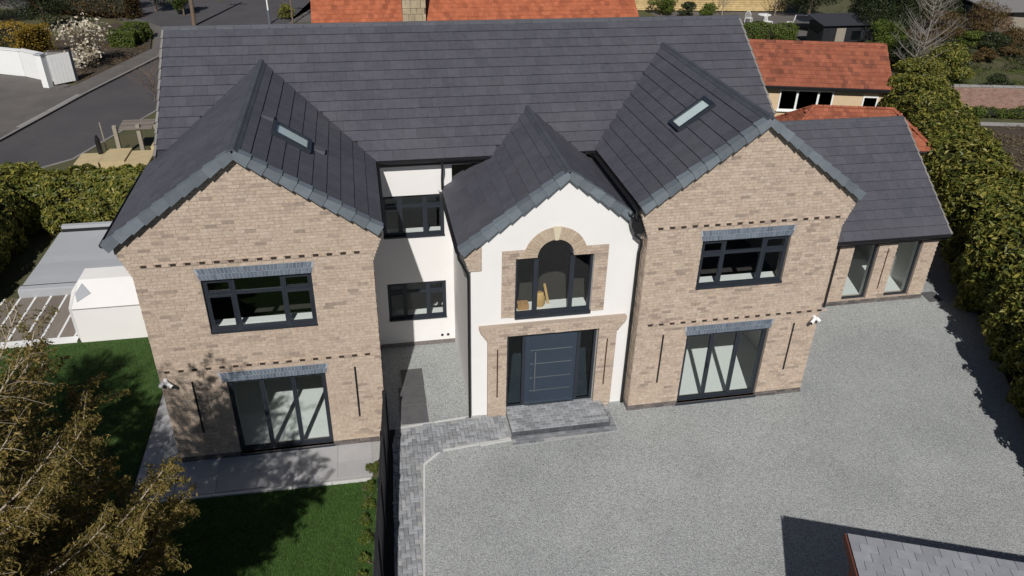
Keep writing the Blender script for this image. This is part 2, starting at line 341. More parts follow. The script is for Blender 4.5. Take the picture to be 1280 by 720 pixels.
BLK = block_mesh(.192, .092, .035); BLK.materials.append(MATS['block'])
BLKD = block_mesh(.192, .092, .035); BLKD.materials.append(MATS['block_dark'])
def put(me, name, parent, loc, rz=0.0, sx=1.0, sy=1.0):
    o = bpy.data.objects.new(name, me); COL.objects.link(o)
    o.location = loc; o.rotation_euler = (random.uniform(-.006, .006), random.uniform(-.006, .006), rz); o.scale = (sx, sy, 1); attach(o, parent); return o
# 90-degree herringbone, trimmed at the path's edges
for i in range(-60, 60):
    for j in range(-60, 60):
        k = (i - j) % 4
        bx0, by0 = 4.6 + i * .1, -5.6 + j * .1
        if k == 0: cx, cy, rz = bx0 + .1, by0 + .05, 0.0
        elif k == 3: cx, cy, rz = bx0 + .05, by0 + .1, math.pi / 2
        else: continue
        hx, hy = (.1, .05) if rz == 0 else (.05, .1)
        cs = [inside(path_poly, cx + sx * hx, cy + sy * hy) for sx in (-.9, .9) for sy in (-.9, .9)]
        if sum(cs) >= 3 and cy > -5.0: put(BLK, 'paving_block', pth, (cx, cy, .003 + random.uniform(-.0025, .0025)), rz)
kerb_run(pth, [(5.24, -5.6), (5.30, -4.2), (5.59, -1.02), (6.06, -.60), (7.00, -.515)], 0.05, 0.028, 0.9, 'kerb_stone', 'edging_stone', -1)
kerb_run(pth, [(7.0, -.515), (7.80, -.44)], 0.10, 0.030, 0.8, 'kerb_stone', 'edging_stone', -1)
kerb_run(pth, [(5.0, .34), (6.95, .50), (7.80, .60)], 0.035, 0.030, 0.9, 'kerb_stone', 'edging_stone')
# dark slabs beside the house, patio slabs
sp = sheet('side_path', [(5.14, .42), (5.90, .47), (5.92, 2.80), (5.55, 2.86), (5.3, 2.86)], 0.008, 'jointing', 0.03)
for (x0, y0, x1, y1) in ((5.18, .48, 5.87, 1.22), (5.2, 1.24, 5.88, 1.98), (5.3, 2.0, 5.89, 2.78)):
    MB().box(x0, y0, 0, x1, y1, .022).build('paving_slab', 'dark_slab', sp)
sh = sheet('manhole_pad', [(22.45, 3.75), (22.95, 3.8), (23.0, 4.35), (22.5, 4.35)], 0.012, 'dark_slab', .03)
pt = sheet('patio', [(-.9, -1.22), (4.36, -1.32), (4.76, -.03), (0, -.03), (0, 6.2), (-.9, 6.2)], 0.010, 'jointing', 0.04)
x = -.88
while x < 4.5:
    x1 = min(x + .895, 4.42)
    for (ya, yb) in ((-1.16, -.62), (-.61, -.04)):
        if x1 - x > .2: MB().box(x, ya, .004, x1 - .008, yb, .026 + random.uniform(-.002, .002)).build('paving_slab', 'porcelain', pt)
    x += .9
for j in range(10): MB().box(-.88, -.02 + j * .61, .004, -.02, .58 + j * .61, .026).build('paving_slab', 'porcelain', pt)
kerb_run(pt, [(-.9, -1.17), (4.36, -1.27)], 0.07, 0.03, 0.9, 'kerb_stone', 'edging_stone', -1)
#--STRUCT--
# ------------------------------------------------------------------ the house
H = thing('house', (8.0, 5.0, 0), 'large new detached house of buff brick and white render with dark slate roofs', 'house')
PM = 0.658; EY, EZ = 3.713, 5.801; RY, RZ = 7.499, 8.292           # main eaves, ridge
LW = dict(c=2.34, half=2.691, top=7.625, p=.678, y=-.123)          # left gable roof
RW = dict(c=13.42, half=2.70, top=7.755, p=.715, y=0.0)
PO = dict(c=9.135, top=6.61, p=.728, y=.41, x0=6.716, x1=10.70)
ymain = lambda z: EY + (z - EZ) / PM
zmain = lambda y: EZ + PM * (y - EY)
zgab = lambda g, x: g['top'] - g['p'] * abs(x - g['c'])
BRICK = []
def brick_part(mb, wall, material='brick'):
    o = mb.build('bricks', material, wall); o['kind'] = 'stuff'; return o

def gable_wing(g, x0, x1, y0, depth_left, depth_right, ops, lint):
    """Brick gable front with corbelled shoulders plus its two side walls."""
    T = .3
    mb = MB()
    wallboxes(mb, x0, x1, 0, 5.05, ops, lambda a, b, c, d: mb.box(a, y0, c, b, y0 + T, d))
    corb = lambda z: 0 if z < 5.05 else min(.225, .028 * (1 + int((z - 5.05) / .075)))
    z = 5.05
    while z < 5.65 - 1e-6:
        k = corb(z + .01); mb.box(x0 - k, y0, z, x1 + k, y0 + T, min(z + .075, 5.65)); z += .075
    k = .225; lim = lambda z: (g['top'] - .06 - z) / g['p']
    xl, xr = max(x0 - k, g['c'] - lim(5.65)), min(x1 + k, g['c'] + lim(5.65))
    mb.prism([(xl, y0, 5.65), (xr, y0, 5.65), (xr, y0, g['top'] - .06 - g['p'] * (xr - g['c'])), (g['c'], y0, g['top'] - .06), (xl, y0, g['top'] - .06 - g['p'] * (g['c'] - xl))], (0, T, 0))
    w = mb.build('wall', 'mortar', H)
    def spans(z):
        a, b = x0 - corb(z), x1 + corb(z)
        a = max(a, g['c'] - lim(z)); b = min(b, g['c'] + lim(z))
        return minus(a, b, ops + lint, z) if b > a else []
    brick_part(bricks(spans, .15, g['top'] - .1, lambda a, d, z: (a, y0 - d, z)), w)
    pops = [o for o in ops if o[2] < .1]
    brick_part(bricks(lambda z: minus(x0 - .02, x1 + .02, pops, z), 0.0, .13, lambda a, d, z: (a, y0 - d, z), out=.022), w, 'plinth_brick')
    # side walls (left faces -x, right faces +x)
    for (x, s, dep) in ((x0, -1, depth_left), (x1, 1, depth_right)):
        m2 = MB()
        if s < 0: m2.box(x, y0 + T, 0, x + T, dep, 5.72)
        else: m2.box(x - T, y0 + T, 0, x, dep, 5.72)
        w2 = m2.build('wall', 'mortar', H)
        brick_part(bricks(lambda z: [(y0 + .005, dep)], .15, 5.65, lambda a, d, z, x=x, s=s: (x + s * d, a, z)), w2)
        brick_part(bricks(lambda z: [(y0 + .005, dep)], 0.0, .13, lambda a, d, z, x=x, s=s: (x + s * d, a, z), out=.02), w2, 'plinth_brick')
        # corbelled return seen from the side
        m3 = MB(); z = 5.05
        while z < 5.64: k = corb(z + .01); m3.box(min(x, x + s * k), y0 + T + .002, z, max(x, x + s * k), y0 + .75, z + .068); z += .075
        m3.build('corbel', 'brick', w2)
    return w
def lintel(wall, a0, a1, b0, b1, z0, z1, y0):
    """Flared soldier course of blue bricks, a part of the wall."""
    bk = MB().prism([(a0, y0 - .002, z0), (a1, y0 - .002, z0), (b1, y0 - .002, z1), (b0, y0 - .002, z1)], (0, .05, 0)).build('lintel', 'blue_mortar', wall)
    mb = MB(); n = int((b1 - b0) / .077)
    for row, (t0, t1) in enumerate(((0.02, .475), (.525, .98))):
        for i in range(n - row):
            f0 = (i + .07 + row * .5) / n; f1 = (i + .93 + row * .5) / n
            X = lambda f, t: (a0 + (b0 - a0) * t) * (1 - f) + (a1 + (b1 - a1) * t) * f
            Z = lambda t: z0 + (z1 - z0) * t
            o = .012 + random.uniform(-.003, .003)
            mb.hexa([(X(f0, t0), y0 - .001, Z(t0)), (X(f1, t0), y0 - .001, Z(t0)), (X(f1, t1), y0 - .001, Z(t1)), (X(f0, t1), y0 - .001, Z(t1)),
                     (X(f0, t0), y0 - o, Z(t0)), (X(f1, t0), y0 - o, Z(t0)), (X(f1, t1), y0 - o, Z(t1)), (X(f0, t1), y0 - o, Z(t1))])
    o = mb.build('lintel_bricks', 'blue_brick', wall); o['kind'] = 'stuff'
def dentils(wall, xs, z, y0):
    mb = MB(); pj = MB()
    for x in xs:
        mb.box(x - .058, y0 - .0115, z - .036, x + .058, y0 - .001, z + .036)  # flush dark block, its colour standing in for a shaded recess
        pj.box(x - .075, y0 - .026, z + .036, x + .075, y0 - .001, z + .05)
        pj.box(x + .062, y0 - .024, z - .034, x + .20, y0 - .001, z + .031)
    a = mb.build('dentil_course', 'recess_shade', wall); a['kind'] = 'stuff'
    b = pj.build('dentil_course', 'brick', wall); b['kind'] = 'stuff'

Lops = [(1.365, 3.528, .06, 2.194), (1.266, 3.501, 3.522, 4.813)]
Llin = [(1.20, 3.62, 2.194, 2.46), (1.17, 3.58, 4.813, 5.10)]
wL = gable_wing(LW, 0.0, 4.8, 0.0, 10.75, 3.945, Lops, Llin)
lintel(wL, 1.30, 3.55, 1.21, 3.61, 2.196, 2.455, 0.0); lintel(wL, 1.255, 3.512, 1.175, 3.575, 4.815, 5.095, 0.0)
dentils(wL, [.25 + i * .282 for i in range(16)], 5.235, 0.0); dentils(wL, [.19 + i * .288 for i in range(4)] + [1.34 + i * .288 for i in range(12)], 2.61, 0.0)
Y2 = .123
Rops = [(12.33, 14.547, .06, 2.194), (12.35, 14.584, 3.55, 4.822)]
Rlin = [(12.24, 14.64, 2.194, 2.47), (12.26, 14.66, 4.822, 5.10)]
wR = gable_wing(RW, 11.0, 15.861, Y2, 10.75, 4.07, Rops, Rlin)
lintel(wR, 12.31, 14.57, 12.245, 14.63, 2.196, 2.465, Y2); lintel(wR, 12.34, 14.60, 12.265, 14.655, 4.824, 5.10, Y2)
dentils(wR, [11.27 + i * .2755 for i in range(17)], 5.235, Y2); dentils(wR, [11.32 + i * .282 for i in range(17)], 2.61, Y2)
def slot(wall, x, y0, z0, z1, material='black_pvc', w=.022):
    MB().box(x - w, y0 - .016, z0, x + w, y0 - .001, z1).build('slot', material, wall)
for x in (.655, 4.2): slot(wL, x, 0, .83, 2.29)
for x in (11.7, 15.21): slot(wR, x, Y2, .82, 2.29)

# ---- rendered recess and porch gable
mb = MB(); Wops = [(5.12, 6.746, 3.516, 4.72), (5.12, 6.746, .902, 2.101)]
wallboxes(mb, 4.802, 6.97, 0, 5.70, Wops, lambda a, b, c, d: mb.box(a, 3.947, c, b, 4.2, d))
wW = mb.build('wall', 'render_white', H)
MB().box(4.83, 3.93, 0, 6.968, 3.946, .13).build('plinth', 'plinth_brick', wW)
for x in (6.60, 6.77): MB().box(x - .035, 3.934, .25, x + .035, 3.946, .32).build('vent', 'black_pvc', wW)
PY = .528; ACX, ACZ, ARI, ARO = 8.955, 4.50, .435, .75
Pops = [(7.836, 10.132, .10, 2.436), (8.014, 9.89, 2.88, 4.50)]
mb = MB()
wallboxes(mb, 6.97, 10.995, 0, 4.5, Pops, lambda a, b, c, d: mb.box(a, PY, c, b, PY + .3, d))
# above the springing: band with the semicircular head cut out, up to the roof
NA = 20
arc = [(ACX + ARI * math.cos(math.pi * i / NA), ACZ + ARI * math.sin(math.pi * i / NA)) for i in range(NA + 1)]
ztop = lambda x: zgab(PO, x) - .06
for i in range(NA):
    (xa, za), (xb, zb) = arc[i + 1], arc[i]
    mb.prism([(xa, PY, za), (xb, PY, zb), (xb, PY, ztop(xb)), (xa, PY, ztop(xa))], (0, .3, 0))
mb.prism([(6.97, PY, 4.5), (ACX - ARI, PY, 4.5), (ACX - ARI, PY, ztop(ACX - ARI)), (6.97, PY, ztop(6.97))], (0, .3, 0))
mb.prism([(ACX + ARI, PY, 4.5), (10.70, PY, 4.5), (10.70, PY, ztop(10.70)), (ACX + ARI, PY, ztop(ACX + ARI))], (0, .3, 0))
mb.box(10.70, PY, 4.5, 10.995, PY + .3, 5.3)
mb.box(6.97, PY + .3, 0, 7.22, 3.947, 4.95)
wP = mb.build('wall', 'render_white', H)
# brick surround of the arched window
sops = [(8.014, 9.89, 2.88, 4.50)]
def sspan(z):
    if z > 4.72: return []
    iv = minus(7.69, 10.22, sops, z)
    if z > 4.5: 
        r = math.sqrt(max(0, ARO ** 2 - (z - ACZ) ** 2)); iv = minus(7.69, 10.22, [(ACX - r, ACX + r, 0, 9)], z)
    return iv
sur = MB()
wallboxes(sur, 7.69, 10.22, 2.92, 4.50, sops, lambda a, b, c, d: sur.box(a, PY - .012, c, b, PY - .001, d))
sur.box(7.69, PY - .012, 4.5, ACX - .72, PY - .001, 4.72); sur.box(ACX + .72, PY - .012, 4.5, 10.22, PY - .001, 4.72)
for i in range(NA):
    t0, t1 = math.pi * i / NA, math.pi * (i + 1) / NA
    P_ = lambda r, t: (ACX + r * math.cos(t), PY - .012, ACZ + r * math.sin(t))
    sur.prism([P_(ARI, t0), P_(ARI, t1), P_(ARO, t1), P_(ARO, t0)], (0, .011, 0))
so = sur.build('window_surround', 'mortar', H)
brick_part(bricks(sspan, 2.925, 4.71, lambda a, d, z: (a, PY - .012 - d, z), out=.010), so)
ar = MB(); nv = 26
for i in range(nv):
    t0 = math.pi * (i + .06) / nv; t1 = math.pi * (i + .94) / nv
    if abs((t0 + t1) / 2 - math.pi / 2) < .1: continue
    P_ = lambda r, t, d: (ACX + r * math.cos(t), PY - .012 - d, ACZ + r * math.sin(t)); o = .012 + random.uniform(-.003, .003)
    ar.hexa([P_(ARI, t0, 0), P_(ARO, t0, 0), P_(ARO, t1, 0), P_(ARI, t1, 0), P_(ARI, t0, o), P_(ARO, t0, o), P_(ARO, t1, o), P_(ARI, t1, o)])
a_ = ar.build('voussoirs', 'brick_arch', so); a_['kind'] = 'stuff'
MB().prism([(ACX - .045, PY - .035, ACZ + ARI - .01), (ACX + .045, PY - .035, ACZ + ARI - .01), (ACX + .10, PY - .035, ACZ + ARO + .02), (ACX - .10, PY - .035, ACZ + ARO + .02)], (0, .022, 0)).build('keystone', 'pale_stone', so)
# brick door surround: pilasters and stepped entablature
ds = MB(); DP = .09
for (xa, xb) in ((7.36, 7.834), (10.134, 10.60)): ds.box(xa, PY - DP, .12 if xa > 8 else 0, xb, PY - .001, 2.30)
st = []
for k in range(6):
    z = 2.30 + k * .075; e = .045 * (k if k < 5 else 4.6); st.append((7.36 - e, 10.60 + e, z)); 
    for (xa, xb) in (((7.36 - e), 7.834), (10.134, 10.60 + e)) if z < 2.43 else ((7.36 - e, 10.60 + e),):
        ds.box(xa, PY - DP - .012 * k, z, xb, PY - .001, min(z + .075, 2.752))
dso = ds.build('door_surround', 'mortar', H)
def dspan(z):
    if z < 2.30: return [(7.36, 7.834), (10.134, 10.60)]
    e = .045 * min(4.6, int((z - 2.30) / .075))
    return [(7.36 - e, 7.834), (10.134, 10.60 + e)] if z < 2.43 else [(7.36 - e, 10.60 + e)]
brick_part(bricks(dspan, .02, 2.30, lambda a, d, z: (a, PY - DP - d, z)), dso)
brick_part(bricks(dspan, 2.302, 2.73, lambda a, d, z: (a, PY - DP - .012 * int((z - 2.30) / .075) - d, z)), dso)
slot(dso, 7.60, PY - DP, .62, 2.08, 'bronze_strip', .016); slot(dso, 10.37, PY - DP, .70, 2.12, 'bronze_strip', .016)
# kneeler at the porch eaves
kn = MB()
for k in range(8): 
    z = 4.27 + k * .075; kn.box(6.92 - .026 * k, PY - .03, z, 7.22, PY + .35, min(z + .075, ztop(7.0) if k < 7 else ztop(6.8)))
ko = kn.build('kneeler', 'mortar', H)
brick_part(bricks(lambda z: [(6.92 - .026 * int((z - 4.27) / .075), min(7.22, 7.22))], 4.272, 4.86, lambda a, d, z: (a, PY - .03 - d, z)), ko)

# ---- main body sides and back
for (x, s) in ((0.0, -1), (15.861, 1)):
    a, b = (x, x + .3) if s < 0 else (x - .3, x)
    zt = [(x, 3.95, 5.72), (x, 10.75, 5.72), (x, 10.75, zmain(2 * RY - 10.75) - .1), (x, RY, RZ - .12), (x, 4.2, zmain(4.2) - .12)]
    g = MB().prism([(a, p[1], p[2]) for p in zt], (.3, 0, 0)).build('gable', 'mortar', H)
    def sp(z, s=s): 
        h = (RZ - .12 - z) / PM; return [(max(3.95, RY - h), min(10.74, RY + h))]
    brick_part(bricks(sp, 5.73, RZ - .2, lambda a2, d, z, x=x, s=s: (x + s * d, a2, z)), g)
MB().box(0.0, 10.75, 0, 15.861, 11.05, 5.75).build('wall', 'brick', H)

# ---- extension
XY = 4.07
Eops = [(19.402, 20.263, .159, 2.151), (20.897, 21.779, .159, 2.151)]
mb = MB(); wallboxes(mb, 15.865, 22.3, 0, 2.36, Eops, lambda a, b, c, d: mb.box(a, XY, c, b, XY + .3, d))
wE = mb.build('wall', 'mortar', H)
brick_part(bricks(lambda z: minus(15.87, 22.31 + (.03 * int((z - 2.0) / .075) if z > 2.0 else 0), Eops, z), .155, 2.3, lambda a, d, z: (a, XY - d, z)), wE)
brick_part(bricks(lambda z: [(15.87, 22.32)], 0, .13, lambda a, d, z: (a, XY - d, z), out=.025), wE, 'plinth_brick')
slot(wE, 20.60, XY, .5, 1.95, 'bronze_strip', .018)
for k in range(4): MB().box(22.30, XY + .001 - .0, 2.03 + k * .075, 22.33 + .03 * k, XY + .3, 2.10 + k * .075).build('corbel', 'brick', wE)
mb = MB(); mb.box(22.0, XY + .3, 0, 22.3, 10.8, 2.36); mb.prism([(22.0, XY + .1, 2.36), (22.0, 10.8, 2.36), (22.0, 7.45, 4.86)], (.3, 0, 0)); w5 = mb.build('wall', 'mortar', H)
def esp(z):
    if z < 2.4: return [(XY, 10.8)]
    h = (4.85 - z) / .72; return [(max(XY, 7.45 - h), min(10.8, 7.45 + h))]
brick_part(bricks(esp, .155, 4.7, lambda a, d, z: (22.3 + d, a, z)), w5)
MB().box(15.865, 10.5, 0, 22.0, 10.8, 2.36).build('wall', 'brick', H)

# ---- rooms: floors, ceilings, partitions (seen through the glass)
def room(name, x0, y0, z0, x1, y1, z1, material): MB().box(x0, y0, z0, x1, y1, z1).build(name, material, H)
room('floor', .3, .302, 0.0, 4.5, 10.75, .058, 'floor_tile'); room('floor', 11.3, Y2 + .302, 0.0, 15.56, 10.75, .058, 'floor_tile')
room('floor', 4.5, 4.202, 0.0, 11.3, 10.75, .056, 'floor_tile'); room('floor', 7.222, PY + .302, 0.0, 11.0, 4.2, .10, 'floor_tile')
room('floor', 15.87, XY + .302, 0.0, 22.0, 10.5, .157, 'floor_tile')
for (x0, y0, x1) in ((.302, .302, 4.498), (11.302, Y2 + .302, 15.558)):
    room('ceiling', x0, y0, 2.46, x1, 10.74, 2.60, 'plaster'); room('upper_floor', x0, y0, 2.602, x1, 10.74, 2.72, 'carpet'); room('ceiling', x0, y0, 5.40, x1, 10.74, 5.5, 'plaster')
    room('partition', x0, 4.9, .06, x1, 5.0, 2.459, 'plaster'); room('partition', x0, 4.3, 2.721, x1, 4.4, 5.399, 'plaster')
room('ceiling', 4.502, 4.202, 2.46, 11.298, 10.74, 2.60, 'plaster'); room('upper_floor', 4.502, 4.202, 2.602, 11.298, 10.74, 2.72, 'carpet'); room('ceiling', 4.502, 4.202, 5.40, 11.298, 10.74, 5.5, 'plaster')
room('partition', 4.502, 7.3, .06, 11.298, 7.4, 2.459, 'plaster'); room('partition', 4.502, 7.3, 2.721, 11.298, 7.4, 5.399, 'plaster')
room('ceiling', 7.222, PY + .302, 2.50, 10.998, 4.198, 2.62, 'plaster'); room('upper_floor', 7.222, PY + .302, 2.622, 10.998, 4.198, 2.74, 'carpet')
room('partition', 7.222, 4.203, .11, 10.998, 4.28, 2.459, 'plaster')
room('partition', 4.502, 3.95, .06, 4.60, 7.29, 5.39, 'plaster')
room('ceiling', 15.87, XY + .302, 2.362, 21.99, 10.49, 2.42, 'plaster'); room('partition', 17.8, XY + .302, .16, 17.9, 10.49, 2.361, 'plaster'); room('partition', 17.9, 7.4, .16, 21.99, 7.5, 2.361, 'plaster')
# plaster lining on the inside of the brick fronts
def lining(x0, x1, z0, z1, ops, y):
    mb = MB(); wallboxes(mb, x0, x1, z0, z1, ops, lambda a, b, c, d: mb.box(a, y, c, b, y + .012, d)); mb.build('lining', 'plaster', H)
lining(.302, 4.498, .06, 2.455, Lops, .303); lining(.302, 4.498, 2.725, 5.39, Lops, .303)
lining(11.302, 15.558, .06, 2.455, Rops, Y2 + .303); lining(11.302, 15.558, 2.725, 5.39, Rops, Y2 + .303)
for (x, y0, z0, z1, s) in ((.302, .32, .06, 5.39, 1), (4.486, .32, .06, 5.39, 1), (11.302, .45, .06, 5.39, 1), (15.546, .45, .06, 5.39, 1)):
    for (za, zb, ye) in ((.06, 2.455, 4.89), (2.725, 5.39, 4.29)): room('lining', x, y0, za, x + .012, ye, zb, 'plaster')
lining(18.0, 21.98, .16, 2.36, Eops, XY + .303); room('lining', 21.985, XY + .33, .16, 21.998, 7.39, 2.36, 'plaster')

# ---- windows and doors
def frame_rects(mb, rects, y0, y1):
    for (a, b, c, d) in rects: mb.box(a, y0, c, b, y1, d)
def casement(x0, x1, z0, z1, y, t=.065, cols=(.0, .27, .72, 1.0), transom=.30, sill=True):
    """Three-light casement: outer frame, mullions, transoms and opening sashes with panes."""
    mb = MB(); ya, yb = y + .07, y + .15
    frame_rects(mb, [(x0, x1, z0, z0 + t), (x0, x1, z1 - t, z1), (x0, x0 + t, z0 + t, z1 - t), (x1 - t, x1, z0 + t, z1 - t)], ya, yb)
    X = [x0 + (x1 - x0) * c for c in cols]; zt = z1 - (z1 - z0) * transom
    for xm in X[1:-1]: mb.box(xm - .04, ya + .002, z0 + t, xm + .04, yb - .002, z1 - t)
    cells = []
    for i in range(len(X) - 1):
        a = X[i] + (t if i == 0 else .04); b = X[i + 1] - (t if i == len(X) - 2 else .04)
        mb.box(a, ya + .004, zt - .035, b, yb - .004, zt + .035)
        cells += [(a, b, z0 + t, zt - .035, i), (a, b, zt + .035, z1 - t, i)]
    w = mb.build('window', 'anthracite', H)
    for (a, b, c, d, i) in cells:
        if i != 1:                                    # opening sash sits proud
            sm = MB(); k = .035; frame_rects(sm, [(a, b, c, c + k), (a, b, d - k, d), (a, a + k, c + k, d - k), (b - k, b, c + k, d - k)], ya - .012, ya + .03); sm.build('sash', 'anthracite', w)
            a += k; b -= k; c += k; d -= k
        MB().box(a, y + .10, c, b, y + .106, d).build('pane', 'glass', w)
    if sill: MB().box(x0 + .002, y - .05, z0 + .001, x1 - .002, y + .069, z0 + .045).build('sill', 'anthracite', w)
    MB().box(x0 + .005, yb + .002, z0 + .008, x1 - .005, y + .47, z0 + .035).build('window_board', 'white_paint', w)
    return w
casement(1.266, 3.501, 3.522, 4.813, 0.0); casement(12.35, 14.584, 3.55, 4.822, Y2)
casement(5.12, 6.746, 3.516, 4.72, 3.947, cols=(0, .30, .68, 1), transom=.28); casement(5.12, 6.746, .902, 2.101, 3.947, cols=(0, .30, .68, 1), transom=.28)
def bifold(x0, x1, z0, z1, y, n=3):
    mb = MB(); ya, yb = y + .08, y + .17; t = .05
    frame_rects(mb, [(x0, x1, z0, z0 + .05), (x0, x1, z1 - t, z1), (x0, x0 + t, z0 + .05, z1 - t), (x1 - t, x1, z0 + .05, z1 - t)], ya, yb)
    w = mb.build('glazed_door', 'anthracite', H); wd = (x1 - x0 - 2 * t) / n
    for i in range(n):
        a = x0 + t + i * wd + .003; b = a + wd - .006; c, d = z0 + .055, z1 - t - .005; k = .048
        lf = MB(); frame_rects(lf, [(a, b, c, c + k), (a, b, d - k, d), (a, a + k, c + k, d - k), (b - k, b, c + k, d - k)], ya + .01, yb - .01); lf.build('door_leaf', 'anthracite', w)
        MB().box(a + k, y + .12, c + k, b - k, y + .126, d - k).build('pane', 'glass', w)
    MB().box(x0 - .02, y - .05, z0 - .055, x1 + .02, y + .08, z0 - .002).build('threshold', 'anthracite', w)
    if n == 3: MB().box(x0 + wd + .0, ya - .03, z0 + 1.0, x0 + wd + .025, ya + .008, z0 + 1.16).build('handle', 'black_pvc', w)
bifold(1.365, 3.528, .062, 2.192, 0.0); bifold(12.33, 14.547, .062, 2.192, Y2)
def fixed(x0, x1, z0, z1, y):
    mb = MB(); t = .055; frame_rects(mb, [(x0, x1, z0, z0 + t), (x0, x1, z1 - t, z1), (x0, x0 + t, z0 + t, z1 - t), (x1 - t, x1, z0 + t, z1 - t)], y + .08, y + .15)
    w = mb.build('window', 'anthracite', H); MB().box(x0 + t, y + .11, z0 + t, x1 - t, y + .116, z1 - t).build('pane', 'glass', w)
    MB().box(x1 - .012, y + .155, z0, x1 - .001, y + .32, z1).build('reveal', 'white_paint', w)
for (a, b, c, d) in Eops: fixed(a, b, c, d, XY)
# arched window
mb = MB(); ya, yb = PY + .08, PY + .16
frame_rects(mb, [(8.014, 9.89, 2.88, 2.98), (8.014, 8.074, 2.98, 4.50), (9.83, 9.89, 2.98, 4.50), (8.074, ACX - ARI, 4.43, 4.50), (ACX + ARI, 9.83, 4.43, 4.50),
                 (ACX - ARI - .055, ACX - ARI + .055, 2.98, 4.43), (ACX + ARI - .055, ACX + ARI + .055, 2.98, 4.43)], ya, yb)
for i in range(NA):
    t0, t1 = math.pi * i / NA, math.pi * (i + 1) / NA
    P_ = lambda r, t: (ACX + r * math.cos(t), ya + .002, ACZ + r * math.sin(t)); mb.prism([P_(ARI - .06, t0), P_(ARI - .06, t1), P_(ARI, t1), P_(ARI, t0)], (0, .076, 0))
aw = mb.build('arched_window', 'anthracite', H)
for (a, b) in ((8.074, ACX - ARI - .055), (ACX + ARI + .055, 9.83)): MB().box(a, PY + .11, 2.98, b, PY + .116, 4.43).build('pane', 'glass', aw)
MB().prism([(ACX - ARI + .055, PY + .11, 2.98), (ACX + ARI - .055, PY + .11, 2.98)] + [(ACX + (ARI - .058) * math.cos(math.pi * i / NA), PY + .11, ACZ + (ARI - .058) * math.sin(math.pi * i / NA)) for i in range(NA + 1)], (0, .006, 0)).build('pane', 'glass', aw)
MB().box(8.016, PY - .06, 2.881, 9.888, PY + .079, 2.945).build('sill', 'anthracite', aw)
MB().box(8.02, PY + .162, 2.90, 9.885, PY + .62, 2.93).build('window_board', 'white_paint', aw)
MB().box(9.875, PY + .165, 2.94, 9.888, PY + .298, 4.48).build('reveal', 'white_paint', aw)
# entrance door set
mb = MB(); ya, yb = PY + .06, PY + .16
frame_rects(mb, [(7.84, 10.128, 2.37, 2.432), (7.84, 7.90, .12, 2.37), (10.068, 10.128, .12, 2.37), (7.90, 8.27, .12, .18), (9.70, 10.068, .12, .18), (8.25, 8.33, .12, 2.37), (9.645, 9.725, .12, 2.37)], ya, yb)
ed = mb.build('entrance_door', 'anthracite', H)
for (a, b) in ((7.90, 8.25), (9.725, 10.068)): MB().box(a, PY + .11, .18, b, PY + .116, 2.37).build('side_light', 'glass_dark', ed)
lf = MB().box(8.335, PY + .075, .13, 9.64, PY + .14, 2.365).build('door_leaf', 'door_blue', ed)
MB().box(8.47, PY + .066, .20, 9.53, PY + .0745, 2.34).build('door_panel', 'door_blue', ed)
for z in (.59, 1.0, 1.43, 1.845): MB().box(8.46, PY + .060, z - .009, 9.53, PY + .0655, z + .009).build('inlay_strip', 'steel', ed)
MB().tube([(8.575, PY + .005, .58), (8.575, PY + .005, 1.82)], .016, 8).build('handle', 'steel', ed)
for z in (.66, 1.74): MB().tube([(8.575, PY + .005, z), (8.575, PY + .07, z)], .01, 6).build('handle_bracket', 'steel', ed)
MB().box(8.34, PY + .0, .152, 9.64, PY + .06, .166).build('threshold', 'steel', ed)

# ------------------------------------------------------------------ roofs
TILES = []
def tile_mesh(w, g):
    mb = MB(); a, b, t = .0015, w - .0015, g + .07
    mb.hexa([(a, 0, .010), (b, 0, .010), (b, t, -.012), (a, t, -.012), (a, 0, .042), (b, 0, .042), (b, t, .008), (a, t, .008)])
    me = mb.mesh('roof_tile'); me.materials.append(MATS['slate']); return me
GA, TW = .338, .33
TM = tile_mesh(TW, GA)
def slope(poly, O, u, v, n, Ls, Ss, pred, roof):
    O, u, v, n = map(Vector, (O, u, v, n)); rows = int(math.ceil(Ss / GA - .25)); g = Ss / rows
    R = Matrix((u, v, n)).transposed().to_4x4()
    for j in range(rows):
        off = (TW / 2 if j % 2 else 0.0); x = -off
        while x < Ls - .02:
            xa = max(0, x); xb = min(x + TW, Ls)
            if xb - xa > .05:
                c = O + u * ((xa + xb) / 2) + v * ((j + .5) * g)
                if pred(c):
                    M = Matrix.Translation(O + u * xa + v * (j * g) + n * random.uniform(0, .003)) @ R @ Matrix.Diagonal(((xb - xa) / TW, g / GA, 1, 1))
                    q = [project(O + u * s + v * t) for (s, t) in ((xa, j * g), (xb, j * g), (xb, (j + 1) * g), (xa, (j + 1) * g))]
                    ar = 0
                    if all(q) and (CAM - c).dot(n) > 0 and all(abs(p[0]) < .52 and abs(p[1]) < .3 for p in q):
                        ar = abs(sum(q[i][0] * q[(i + 1) % 4][1] - q[(i + 1) % 4][0] * q[i][1] for i in range(4)))
                    TILES.append((ar, M, roof))
            x += TW
def roofslab(polys, name='roof'):
    mb = MB()
    for (pts, n) in polys: mb.prism([Vector(p) - Vector(n) * .085 for p in pts], Vector(n) * .08)
    return mb.build(name, 'slate_fixing', H)
